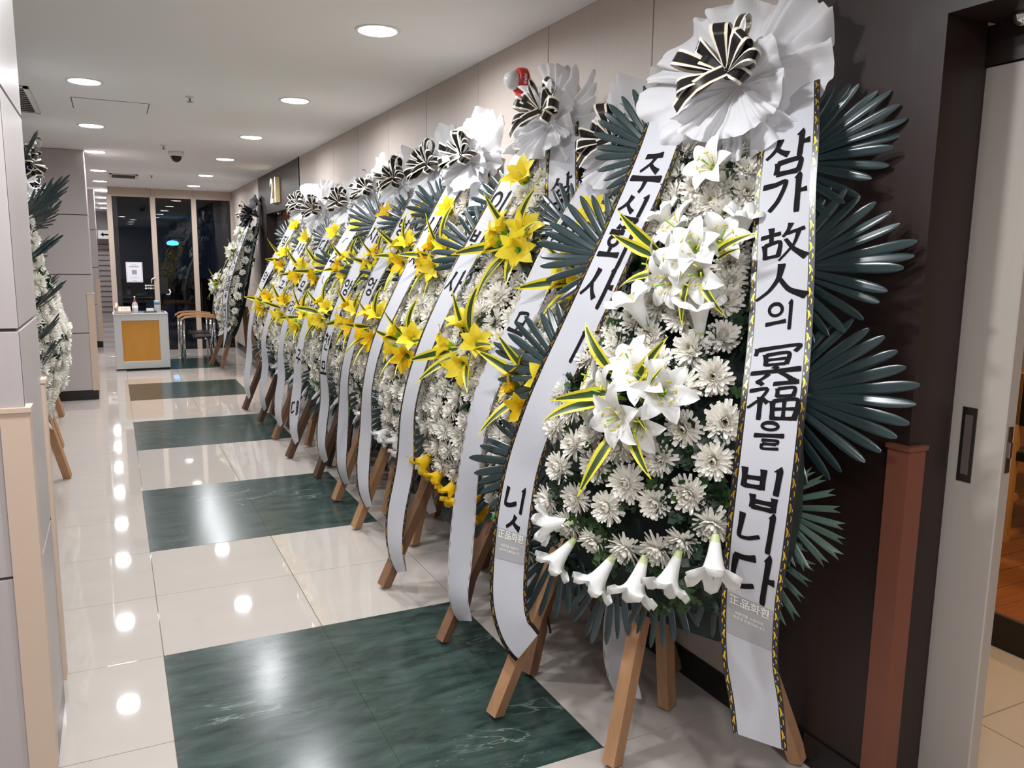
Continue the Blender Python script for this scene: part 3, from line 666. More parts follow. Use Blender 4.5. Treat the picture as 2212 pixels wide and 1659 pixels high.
def lily_core(m):
    b = B(); b.lathe([(.003, -.03), (.006, -.012), (.010, .004), (.006, .012)], 10, mi=0)
    for k in range(6):
        a = 2 * pi * k / 6 + .3; d = Vector((cos(a), sin(a), 0))
        b.tube([d * .003, d * .012 + Vector((0, 0, .03)), d * .026 + Vector((0, 0, .056))], .0009, 5, 1)
        b.tube([d * .026 + Vector((0, 0, .056)) + Vector((-d.y, d.x, 0)) * .007, d * .026 + Vector((0, 0, .056)) - Vector((-d.y, d.x, 0)) * .007], .002, 5, 2)
    b.tube([(0, 0, 0), (0, 0, .04), (.003, 0, .07)], [.0016, .0014, .003], 6, 0)
    return b.mesh('lily_core', ['throat_green', 'stamen_yellow', 'stamen_yellow'], True)
CORE = lily_core('lily_white')
def lily_whole(m, seed):
    b = B(); R = random.Random(seed)
    for k in range(6):
        q = Matrix.Rotation(2 * pi * k / 6 + R.uniform(-.12, .12), 3, 'Z')
        rows = [[q @ p for p in row] for row in lily_petal(.104 * (1 if k % 2 else .95), .056 if k % 2 else .046, seed * 7 + k, 3, 5)]
        b.grid(rows, mfun=lambda i, j: 1 if i < 1 else 0)
    b.tube([(0, 0, 0), (0, 0, .06)], .0016, 5, 1)
    return b.mesh('lily_far', [m, 'throat_green'], True)
LILYF = {'yellow': [lily_whole('lily_yellow', 1), lily_whole('lily_yellow', 2), lily_whole('lily_amber', 3)], 'white': [lily_whole('lily_white', 4)]}
def trumpet(m, flare=1.0):
    rows = []; n = 24
    for r, z in [(.008, -.02), (.012, 0), (.016, .025), (.022, .05), (.032, .072), (.046 * flare, .088), (.060 * flare, .094), (.066 * flare, .090)]:
        k = max(0, (z - .05) / .044); row = []
        for j in range(n):
            a = 2 * pi * j / n; lob = abs(cos(3 * a)) ** .7
            rr = r * (1 - .34 * k * (1 - lob)); row.append((rr * cos(a), rr * sin(a), z - .026 * k * (1 - lob) - (.01 * lob if z == .090 else 0)))
        rows.append(row)
    b = B(); b.grid(rows, closed=True, mfun=lambda i, j: 1 if i < 1 else 0)
    b.tube([(0, 0, 0), (0, 0, .08)], .0016, 5, 2)
    return b.mesh('trumpet', [m, 'throat_pale', 'stamen_yellow'], True)
TRUMP = {'white': trumpet('lily_white'), 'yellow': trumpet('lily_amber')}
def bud():
    b = B(); b.lathe([(.004, -.05), (.008, -.03), (.007, 0)], 8, mi=1); b.lathe([(.006, -.005), (.010, .02), (.012, .05), (.008, .075), (.002, .088)], 10, mi=0)
    for a in (0, 2.1, 4.2): b.tube([(.003 * cos(a), .003 * sin(a), -.025), (.012 * cos(a), .012 * sin(a), .0)], [.003, .0015], 5, 1)
    return b.mesh('lily_bud', ['lily_white', 'bud_green'], True)
BUD = bud()
def drac(L=.2, W=.034, bend=.9, seed=0):
    R = random.Random(seed); rows = []; p = Vector((0, 0, 0)); e = radians(38); n = 9; tw = R.uniform(-.5, .5)
    for k in range(n + 1):
        t = k / n; w = W * (.35 + 2.1 * t - 2.4 * t * t) if t < .5 else W * max(.04, (1 - t) * 1.6 * (1.0 - .1 * t) + (.0 if t < 1 else 0))
        w = W * max(.05, min(1, .4 + 2.2 * t) * (1 - t ** 2.2))
        nx = Vector((-sin(e), 0, cos(e))); a = tw * t; sd = Vector((0, 1, 0)) * cos(a) + nx * sin(a); nn = nx * cos(a) - Vector((0, 1, 0)) * sin(a)
        rows.append([p + sd * w * x + nn * w * z for x, z in ((-.5, .16), (-.24, .06), (0, 0), (.24, .06), (.5, .16))])
        p = p + Vector((cos(e), 0, sin(e))) * (L / n); e -= bend / n
    b = B(); b.grid(rows, mfun=lambda i, j: 0 if j in (1, 2) and i < n - 1 else 1); return b.mesh('dracaena_leaf', ['drac_green', 'drac_yellow'], True)
DRAC = [drac(.2, .044, .7, 1), drac(.2, .042, 1.0, 2), drac(.2, .040, .4, 3)]

def leaflet_rows(L=.3, W=.033, notch=False, bend=.12):
    rows = []
    for t in (0, .2, .4, .6, .76, .87, .94, .98, 1):
        w = W * (.42 + .9 * t - .32 * t * t) * (1 if t < .7 else max(.16, sqrt(max(0, 1 - ((t - .7) / .3) ** 2.2))))
        z = bend * L * (t * .35 - t * t * .55); k = w / W
        rows.append([(L * t, -w / 2, z - .005 * k), (L * t, -w * .17, z + .0035 * k), (L * t, 0, z - .001), (L * t, w * .17, z + .0035 * k), (L * t, w / 2, z - .005 * k)])
    if notch:
        z = rows[-1][2][2]; rows = rows[:5] + [[(L * .99, -W * .45, z), (L * .93, -W * .2, z), (L * .87, 0, z), (L * .93, W * .2, z), (L * .99, W * .45, z)]]
    return rows
def leaflet(name, m, notch=False): b = B(); b.grid(leaflet_rows(notch=notch)); return b.mesh(name, m, True)
LEAFLET = leaflet('leaflet', 'palm_teal'); LEAFLET_P = leaflet('leaflet_pale', 'palm_pale', True)
def frond_layout(n, spread, R):
    out = []
    for k in range(n):
        f = k / (n - 1) * 2 - 1; a = radians(spread) * f
        base = .03 + .10 * (1 - abs(f)); out.append((Vector((base * .9, base * .10 * f, .002 * (k % 2))), a + R.uniform(-.03, .03), 1 - .16 * abs(f) + R.uniform(-.03, .03), R.uniform(-.10, .06)))
    return out
def rachis(): b = B(); b.tube([(-.05, 0, -.004), (.05, 0, -.004), (.13, 0, -.003)], [.007, .006, .003], 6); return b.mesh('palm_frond', 'palm_teal', True)
RACHIS = rachis()
def frond_joined(seed):
    R = random.Random(seed); b = B(); b.tube([(-.05, 0, -.004), (.13, 0, -.003)], [.007, .003], 5)
    for pos, a, sc, tl in frond_layout(14, 62, R):
        M = Matrix.Translation(pos) @ Matrix.Rotation(a, 4, 'Z') @ Matrix.Rotation(tl, 4, 'Y') @ Matrix.Scale(sc, 4)
        rr = leaflet_rows(); rr = rr[::2] + ([] if len(rr) % 2 else [rr[-1]])
        b.grid([[M @ Vector(p) for p in row] for row in rr])
    return b.mesh('palm_frond_far', 'palm_teal', True)
FRONDF = [frond_joined(1), frond_joined(2), frond_joined(3)]
def leaf_sprig(seed, m):
    R = random.Random(seed); b = B()
    for k in range(6):
        az = 2 * pi * k / 6 + R.uniform(-.4, .4); el = R.uniform(.1, .8); L = R.uniform(.035, .055); q = Matrix.Rotation(az, 3, 'Z') @ Matrix.Rotation(-el, 3, 'Y')
        out = [(0, 0), (.2, .1), (.3, .3), (.45, .16), (.55, .36), (.72, .16), (.8, .24), (1, 0)]
        vs = [(L * x, L * y, .006 * y) for x, y in out] + [(L * x, -L * y, .006 * y) for x, y in reversed(out[1:-1])]; mid = [(L * .5, 0, -.002)]
        n = len(vs); b.add([q @ Vector(v) + Vector((0, 0, .004)) for v in vs + mid], [(i, (i + 1) % n, n) for i in range(n)])
    return b.mesh('foliage', m, True)
SPRIG = [leaf_sprig(1, 'leaf_dark'), leaf_sprig(2, 'leaf_mid'), leaf_sprig(3, 'leaf_dark')]
# ------------------------------------------------------------------ funeral wreath on a wooden stand
PH = [.45, .55, .65, .78, .92, 1.08, 1.22, 1.36, 1.5, 1.66, 1.82, 1.95]
PW = [.20, .33, .39, .44, .45, .42, .36, .29, .24, .20, .17, .12]
PB = [.02, .09, .16, .22, .25, .25, .22, .18, .15, .13, .10, .05]
def _tab(h, T):
    if h <= PH[0]: return T[0]
    for i in range(len(PH) - 1):
        if h <= PH[i + 1]:
            f = (h - PH[i]) / (PH[i + 1] - PH[i]); return T[i] + (T[i + 1] - T[i]) * f
    return T[-1]
def surf(s, h):
    w = _tab(h, PW); k = min(1, abs(s) / w); return _tab(h, PB) * sqrt(max(0, 1 - k * k * .92))
def snorm(s, h):
    e = .02
    return Vector((-(surf(s + e, h) - surf(s - e, h)) / (2 * e), -(surf(s, h + e) - surf(s, h - e)) / (2 * e), 1)).normalized()

class Frame:
    def __init__(f, C, az, lean, sc):
        f.C = Vector((C[0], C[1], 0)); f.az = radians(az); f.th = radians(lean); f.sc = sc
        f.n = Vector((-cos(f.az), -sin(f.az), 0)); f.ex = Vector((sin(f.az), -cos(f.az), 0))
        f.N = f.n * cos(f.th) + Vector((0, 0, sin(f.th))); f.U = -f.n * sin(f.th) + Vector((0, 0, cos(f.th)))
        f.M = Matrix(((1, 0, 0), (0, sin(f.th), -cos(f.th)), (0, cos(f.th), sin(f.th))))     # (s, h, o) to local
    def P(f, s, h, o=0): return f.M @ Vector((s, h, o))
    def D(f, v): return f.M @ Vector(v)
    def hit(f, u, v, o=None):
        r = ray(u, v); oo = .12 if o is None else o
        for _ in range(8):
            P0 = f.C + f.N * oo * f.sc; t = (P0 - CAM_O).dot(f.N) / r.dot(f.N); d = CAM_O + r * t - f.C
            s, h = d.dot(f.ex) / f.sc, d.dot(f.U) / f.sc
            if o is not None: break
            oo = surf(s, h)
        return s, h, oo
def facing(F, n, roll):
    return F.D(n).to_track_quat('Z', 'Y') @ Quaternion((0, 0, 1), roll)

class Ribbon:
    def __init__(r, pts, tilts, N=72):
        k = len(pts); r.p = []; tl = []
        for i in range(N):
            f = i / (N - 1) * (k - 1); j = min(int(f), k - 2); u = f - j
            q = [Vector(pts[max(0, min(k - 1, j + d))]) for d in (-1, 0, 1, 2)]
            m1 = (q[2] - q[0]) * .5; m2 = (q[3] - q[1]) * .5
            r.p.append((2 * u ** 3 - 3 * u * u + 1) * q[1] + (u ** 3 - 2 * u * u + u) * m1 + (-2 * u ** 3 + 3 * u * u) * q[2] + (u ** 3 - u * u) * m2)
            tl.append(tilts[j] + (tilts[j + 1] - tilts[j]) * u)
        r.a = [0.]
        for i in range(1, N): r.a.append(r.a[-1] + (r.p[i] - r.p[i - 1]).length)
        r.w = []; r.n = []
        for i in range(N):
            t = (r.p[min(i + 1, N - 1)] - r.p[max(i - 1, 0)]).normalized(); n = Vector((sin(tl[i]), 0, cos(tl[i]))); w = n.cross(t).normalized(); r.w.append(w); r.n.append(t.cross(w))
        r.len = r.a[-1]; r.N = N
    def at(r, u, v, off=0):
        v = max(0, min(r.len - 1e-6, v)); lo, hi = 0, r.N - 1
        while hi - lo > 1:
            m = (lo + hi) // 2
            if r.a[m] <= v: lo = m
            else: hi = m
        f = (v - r.a[lo]) / max(1e-9, r.a[hi] - r.a[lo])
        w = r.w[lo].lerp(r.w[hi], f); n = r.n[lo].lerp(r.n[hi], f)
        return r.p[lo].lerp(r.p[hi], f) + w * u + n * off

def build_ribbon(F, root, pts, tilts, W, style, text, patch=None, fine=False):
    rb = Ribbon(pts, tilts); b = B(); e = W * .10
    cols = [-W / 2, -W / 2 + e, 0, W / 2 - e, W / 2] if style != 'plain' else [-W / 2, 0, W / 2]
    rows = [[F.D(rb.p[i] + rb.w[i] * c) for c in cols] for i in range(rb.N)]
    if style == 'gold': b.grid(rows, mfun=lambda i, j: 1 if j in (0, 3) else 0)
    else: b.grid(rows)
    o = b.obj('ribbon', ['ribbon_white', 'ribbon_black'], root, True)
    g = B(); per = .058 if fine else .075; v = .05; k = 0
    cresc = [(0, -.5), (.32, -.36), (.46, -.05), (.34, .3), (.05, .5), (.16, .12), (.1, -.2)]
    if style == 'gold':
        while v < rb.len - .03:
            for sd in (-1, 1):
                uc = sd * (W / 2 - e / 2)
                for (cx_, cv, sx, sv, mi) in ([(-.002, 0, .0165, .026, 0), (.003, .024, .009, .016, 0), (-.004, .036, .006, .008, 1), (.0035, .004, .005, .009, 1)] if fine else [(0, 0, .018, .036, 0), (0, .035, .012, .014, 1)]):
                    P = [F.D(rb.at(uc + cx_ * sd + sd * (x - .22) * sx, v + cv + y * sv, .0009)) for x, y in cresc]
                    g.add(P, [tuple(range(7)) if sd < 0 else tuple(range(6, -1, -1))], mi)
            v += per; k += 1
        tag(g.obj('gold_pattern', ['foil_gold', 'foil_silver'], o), kind='stuff')
    elif style == 'white':
        while v < rb.len - .03:
            for sd in (-1, 1):
                uc = sd * (W / 2 - .006)
                P = [F.D(rb.at(uc + (x - .22) * .010, v + y * .03, .0009)) for x, y in cresc]
                g.add(P, [tuple(range(7))], 0)
            v += .055
        tag(g.obj('gold_pattern', ['foil_gold', 'foil_silver'], o), kind='stuff')
    for ch, vc, gw, gh in text:
        q = B(); pen = .165 if ch not in HJ else .14
        for quad in glyph_quads(ch, pen):
            q.add([F.D(rb.at((x - .5) * gw, vc + (y - .5) * gh, .0012)) for x, y in quad], [(0, 1, 2, 3)])
        q.obj('character', 'ink', o)
    if patch:
        v0, v1 = patch; wi = W / 2 - e - .001
        rows = [[F.D(rb.at(c, v0 + (v1 - v0) * k / 6, .0011)) for c in (-wi, 0, wi)] for k in range(7)]
        pb = B(); pb.grid(rows)
        for t_, sz, off in (('正品화환', .030, .018), ('새꽃만을 사용하여', .0105, .052), ('바르게 만들었습니다', .0105, .066)):
            P, Fc = text_tris(t_, sz, sz * .012); pb.add([F.D(rb.at(x, v0 + off - y, .0022)) for x, y in P], list(Fc), 1)
        pb.obj('printed_patch', ['label_grey', 'satin_white'], o)
    return rb, o

def tri(x): x = x / (2 * pi) % 1; return 4 * abs(x - .5) - 1
def wrap_mesh(seed, R0, rfun, cone, amp, nth=260, nr=14):
    R = random.Random(seed); ph = [R.random() * 6.28 for _ in range(8)]; rows = []; sd = Vector((R.random() * 50, R.random() * 50, 0))
    for i in range(nr + 1):
        r = .02 + .98 * i / nr; row = []
        for j in range(nth):
            a = 2 * pi * j / nth
            aw = a + .22 * sin(3 * a + ph[0]) + .12 * sin(7 * a + ph[1])
            f = .42 * tri(7 * aw + ph[2] + .4 * r) + .42 * tri(13 * aw + ph[3] - .5 * r) + .26 * tri(27 * aw + ph[4])
            g = .5 * sin(4 * a + ph[5]) + .5 * sin(7 * a + ph[6])
            nz = mnoise.noise(Vector((cos(a) * r * 3.2, sin(a) * r * 3.2, 0)) + sd); n2 = mnoise.noise(Vector((cos(a) * r * 8, sin(a) * r * 8, 3)) + sd)
            rad = R0 * rfun(a) * (1 + .09 * g * r + .07 * f * r + .10 * nz * r) * r
            fold = max(0, r - .72) / .28
            rad *= 1 - .16 * fold * max(0, g)
            c = cone(a) * R0 * r ** 1.3 + amp * R0 * r * f + .10 * R0 * g * r * r + .13 * R0 * nz * r + .06 * R0 * n2 * r - .22 * R0 * fold * max(0, g + .2)
            row.append((rad * cos(a + .10 * f * r), rad * sin(a + .10 * f * r), c))
        rows.append(row)
    return rows
def build_wrap(F, root, s, h, o, R0, seed, rfun, m='nonwoven', bow_m=None):
    P0 = Vector((s, h, o)); b = B()
    rows = wrap_mesh(seed, R0, rfun, lambda a: -.05 + .1 * max(0, -sin(a)), .17); b.grid([[F.D(P0 + Vector(p)) for p in row] for row in rows], closed=True)
    w = b.obj('wrapping_fan', m, root, True)
    b = B(); rows = wrap_mesh(seed + 50, R0 * .74, lambda a: .7 + .38 * max(0, -sin(a)) + .12 * cos(2 * a), lambda a: .30, .24, 200, 11)
    b.grid([[F.D(P0 + Vector((0, -.01, .015)) + Vector(p)) for p in row] for row in rows], closed=True); b.obj('inner_ruffle', m, w, True)
    R = random.Random(seed + 9); kk = R0 / .25
    kb = B().lathe([(.004, -.02), (.016, -.012), (.018, 0), (.013, .012), (.003, .018)], 10).mesh('bow_knot', bow_m or 'satin_black', True)
    k = link('bow', kb, root, F.D(P0 + Vector((0, 0, .075))), F.M.to_quaternion())
    for i, (a, L) in enumerate([(3.0, .135), (3.55, .13), (2.45, .105), (1.75, .125), (1.15, .135), (.1, .12), (.62, .10), (2.7, .075), (-.6, .08)]):
        a += R.uniform(-.18, .18); L *= R.uniform(.9, 1.1) * kk; W = .048 * kk
        d = Vector((cos(a), sin(a), 0)); sd = Vector((-sin(a), cos(a), 0)); tw = R.uniform(-1.0, 1.0); rows = []; lift = R.uniform(.01, .05) * kk; th = R.uniform(.024, .034) * kk
        for q in range(15):
            t = q / 14; sn = sin(pi * t); x = L * sn ** .85; z = lift * sn + th * -sin(2 * pi * t) + .008
            an = tw * (1 - .35 * t); cw = sd * cos(an) + Vector((0, 0, 1)) * sin(an)
            rows.append([d * x + Vector((0, 0, z)) + cw * W * c * (.2 + .8 * min(1, sn * 1.35)) for c in (-.5, -.33, -.305, .305, .33, .5)])
        lb = B(); lb.grid(rows, mfun=lambda i_, j: (1, 2, 0, 2, 1)[j]); lb.obj('bow_loop', ['satin_black', 'satin_white', 'foil_gold'], k, True)
    for a in (3.75,):
        d = Vector((cos(a), sin(a), 0)); sd = Vector((-sin(a), cos(a), 0)); L = .16 * R0 / .25
        rows = [[d * L * t + Vector((0, 0, .02 + .03 * sin(3 * t))) + sd * .04 * c for c in (-.5, -.33, -.29, .29, .33, .5)] for t in (0, .25, .5, .75, 1)]
        lb = B(); lb.grid(rows, mfun=lambda i_, j: (1, 2, 0, 2, 1)[j]); lb.obj('bow_tail', ['satin_black', 'satin_white', 'foil_gold'], k, True)
    return w

def add_frond(F, root, s, h, o, ang, L, seed, detail, pale=False, tilt=0., spread=62, n=15):
    R = random.Random(seed)
    M = F.M @ (Matrix.Rotation(radians(ang), 3, 'Z') @ Matrix.Rotation(radians(tilt), 3, 'Y'))
    q = M.to_quaternion(); k = L / .42
    if detail >= 1:
        fr = link('palm_frond', RACHIS, root, F.P(s, h, o), q, k)
        for pos, a, sc, tl in frond_layout(n, spread, R):
            lf = link('leaflet', LEAFLET_P if pale else LEAFLET, fr, pos, (Matrix.Rotation(a, 3, 'Z') @ Matrix.Rotation(tl, 3, 'Y') @ Matrix.Rotation(R.uniform(-.35, .35), 3, 'X')).to_quaternion(), sc)
    else:
        link('palm_frond', R.choice(FRONDF), root, F.P(s, h, o), q, k)

def add_lily(F, root, s, h, o, n, roll, col, detail, size=1.0):
    q = facing(F, Vector(n).normalized(), roll)
    if detail >= 2:
        c = link('lily', CORE, root, F.P(s, h, o), q, size)
        for k in range(6): link('petal', PET[col][k % 3], c, (0, 0, .0015 * (k % 2)), Quaternion((0, 0, 1), 2 * pi * k / 6), 1 if k % 2 else .95)
    else:
        link('lily', random.Random(int(s * 1e4) + int(h * 1e4)).choice(LILYF[col]), root, F.P(s, h, o), q, size)
def add_drac(F, root, s, h, o, ang, L, seed, tilt=0., roll=0.):
    q = (F.M @ (Matrix.Rotation(ang, 3, 'Z') @ Matrix.Rotation(-tilt, 3, 'Y') @ Matrix.Rotation(roll, 3, 'X'))).to_quaternion()
    link('dracaena_leaf', DRAC[seed % 3], root, F.P(s, h, o), q, L / .2)

def stand(F, root, woodm, extra=False, fx=1, reach=0.):
    # two front legs (the right one is also the spine), two splayed rear legs
    def leg(a, b_, w=.042, d=.048):
        a = Vector((a[0] * fx, a[1], a[2])); b_ = Vector((b_[0] * fx, b_[1], b_[2])); t = (b_ - a).normalized(); B().bar(a + t * .014, b_, w, d, (0, 1, 0)).obj('leg', woodm, root)
    leg((-.496 - reach, -.06, 0), F.P(-.30, .95, -.035)); leg((-.056, 0, 0), F.P(0, 1.98, -.035))
    top = F.P(0, .86, -.05)
    leg((.34, .42, 0), top + Vector((.05, .05, 0))); leg((-.355, .414, 0), top + Vector((-.05, .05, 0)))
    if extra: leg((-.116, .397, 0), top + Vector((-.1, .05, -.1)))
    B().bar(F.P(-.34, .8, -.06), F.P(.2, .8, -.06), .02, .05, (0, 0, 1)).obj('cross_bar', woodm, root)
    B().bar(F.P(-.12, 1.5, -.06), F.P(.12, 1.5, -.06), .02, .05, (0, 0, 1)).obj('cross_bar', woodm, root)
def body(F, root):
    b = B(); rows = []
    for i in range(15):
        h = .47 + i * 1.46 / 14; w = _tab(h, PW) * .93
        rows.append([F.P(w * c, h, max(-.02, surf(w * c, h) * .86 - .035)) for c in [-1 + 2 * k / 12 for k in range(13)]] + [F.P(w * .8, h, -.03), F.P(-w * .8, h, -.03)])
    b.grid(rows, closed=True); n = len(rows[0]); b.f += [tuple(range(n - 1, -1, -1)), tuple(range(14 * n, 15 * n))]; b.m += [0, 0]
    return b.obj('foliage_base', 'foam_dark', root)

CONDOLE = '삼가 故人의 冥福을 빕니다'
def lay_text(t, v0, step, gw, gh):
    out = []; v = v0
    for ch in t:
        if ch == ' ': v += step * .55; continue
        sm = .72 if ch in '의을' else 1.0
        out.append((ch, v, gw * sm, gh * sm)); v += step * (.86 if sm < 1 else 1)
    return out

def wreath(label, C, az, lean, sc=1.0, seed=1, lily='yellow', style='gold', detail=0, sender='주식회사', wood='pine', wrap=None, tail=0., dens=1.0, hang='bud', kz=2.06, wm='nonwoven', flip=1, reach=0., plain=False):
    R = random.Random(seed); F = Frame(C, az, lean, sc)
    root = empty('funeral_wreath', F.C, F.az - pi / 2); root.scale = (sc,) * 3
    tag(root, label, 'wreath', 'funeral wreaths on wooden stands')
    stand(F, root, wood, False, flip, reach); body(F, root)
    for (s, h, a, L) in [(.17, 1.74, 12, .40), (.22, 1.46, 5, .42), (.26, 1.08, 6, .44), (.24, .78, -28, .42), (.12, .72, -66, .40)]:
        for sd in (-1, 1):
            ang = a if sd > 0 else 180 - a
            add_frond(F, root, sd * s + R.uniform(-.02, .02), h + R.uniform(-.03, .03), R.uniform(.0, .03), ang + R.uniform(-8, 8), L * R.uniform(.92, 1.05), R.random(), detail, tilt=R.uniform(-12, 2))
    add_frond(F, root, 0, .70, .02, -90, .40, R.random(), detail)
    # flowers
    h = .58; k = 0; MM = MUMS if detail >= 1 else MUMF
    while h < 1.88:
        w = _tab(h, PW); n = max(2, int(round(2 * w / .088 * dens)))
        for i in range(n):
            s = -w + 2 * w * (i + .5 * (1 + (k % 2) * .0)) / n + (.02 if k % 2 else -.02) + R.uniform(-.012, .012); hh = h + R.uniform(-.02, .02)
            if abs(s) > w: continue
            nn = snorm(s, hh) + Vector((R.uniform(-.3, .3), R.uniform(-.35, .25), 0))
            link('chrysanthemum', R.choice(MM), root, F.P(s, hh, surf(s, hh) + R.uniform(-.005, .02)), facing(F, nn, R.random() * 6), R.uniform(.9, 1.15))
        h += .078 / dens; k += 1
    for i in range(26):
        hh = R.uniform(.55, 1.85); w = _tab(hh, PW); s = R.uniform(-w, w)
        link('foliage', R.choice(SPRIG), root, F.P(s, hh, surf(s, hh) - .005), facing(F, snorm(s, hh), R.random() * 6), R.uniform(1, 1.5))
    for (cs, ch, nl, rad) in [(0, 1.80, 1, 0), (-.02, 1.50, 4, .06), (-.06, 1.08, 4, .07)] if not plain else []:
        cs += R.uniform(-.03, .03); ch += R.uniform(-.04, .04)
        for i in range(nl):
            a = 2 * pi * i / max(1, nl) + R.random(); s = cs + rad * cos(a); hh = ch + rad * sin(a)
            nn = snorm(s, hh) + Vector((cos(a) * .6, sin(a) * .6, 0)) * (1 if nl > 1 else .3)
            add_lily(F, root, s, hh, surf(s, hh) + .045, nn, R.random() * 6, lily, 0, R.uniform(.95, 1.2))
        if nl > 1:
            for i in range(6):
                a = 2 * pi * i / 6 + R.uniform(-.3, .3); add_drac(F, root, cs + .05 * cos(a), ch + .05 * sin(a), surf(cs, ch) + .04, a, R.uniform(.18, .25), i, R.uniform(-.1, .25), R.uniform(-.4, .4))
    for i in range(9):
        s = -.30 + .6 * i / 8 + R.uniform(-.02, .02); hh = .54 - .04 * cos(s * 5) + R.uniform(-.02, .02) + abs(s) * .25
        nn = Vector((s * 1.6, -1.0, .45 + R.uniform(-.2, .2)))
        if hang == 'bud' or (hang == 'mix' and i % 2): link('lily_bud', BUD, root, F.P(s, hh, .08), facing(F, -nn, R.random() * 6) if R.random() < .5 else facing(F, nn, R.random() * 6), R.uniform(1.1, 1.4))
        else: link('hanging_lily', TRUMP['white' if hang != 'yellow' else 'yellow'], root, F.P(s, hh, .08), facing(F, nn, R.random() * 6), R.uniform(.95, 1.15))
    # wrapping, bow and the two printed ribbons
    rf = wrap or (lambda a: .86 + .30 * max(0, sin(a)) ** 2 + .1 * cos(2 * a))
    build_wrap(F, root, 0, kz, .10, .25, seed, rf, wm)
    j = lambda: R.uniform(-.015, .015)
    if plain:
        for (s_, h_, a_, t_) in [(-.12, 1.86, 100, -32), (-.2, 1.62, 95, -46), (-.22, 1.4, 105, -52), (-.26, 1.12, 92, -50), (-.26, .92, 98, -44), (-.2, .74, 100, -34), (.1, 1.7, 70, -44)]: add_frond(F, root, s_, h_, .10, a_ + R.uniform(-6, 6), .36, R.random(), detail, tilt=t_, spread=50)
        return root
    for sd, txt in ((-1, lay_text(sender, .36, .19, .112, .112)), (1, lay_text(CONDOLE, .30, .105, .098, .098))):
        pts = [(sd * .05, kz - .02, .09), (sd * .13, 1.82, .13), (sd * (.20) + j(), 1.6, .17), (sd * .27 + j(), 1.34, .215), (sd * .34 + j(), 1.05, .24), (sd * .39 + j(), .8, .22), (sd * .41 + j(), .55, .16), (sd * .41 + j(), .36 + tail, .14), (sd * .40 + .02, .22 + tail, .135), (sd * .40 + .06, .13 + tail, .11)]
        tl = [0, sd * .1, sd * .12, sd * .2, sd * .25, sd * .25, sd * .1, -.1, -.25, -.45]
        build_ribbon(F, root, pts, tl, .155, style, txt, patch=None)
    return root
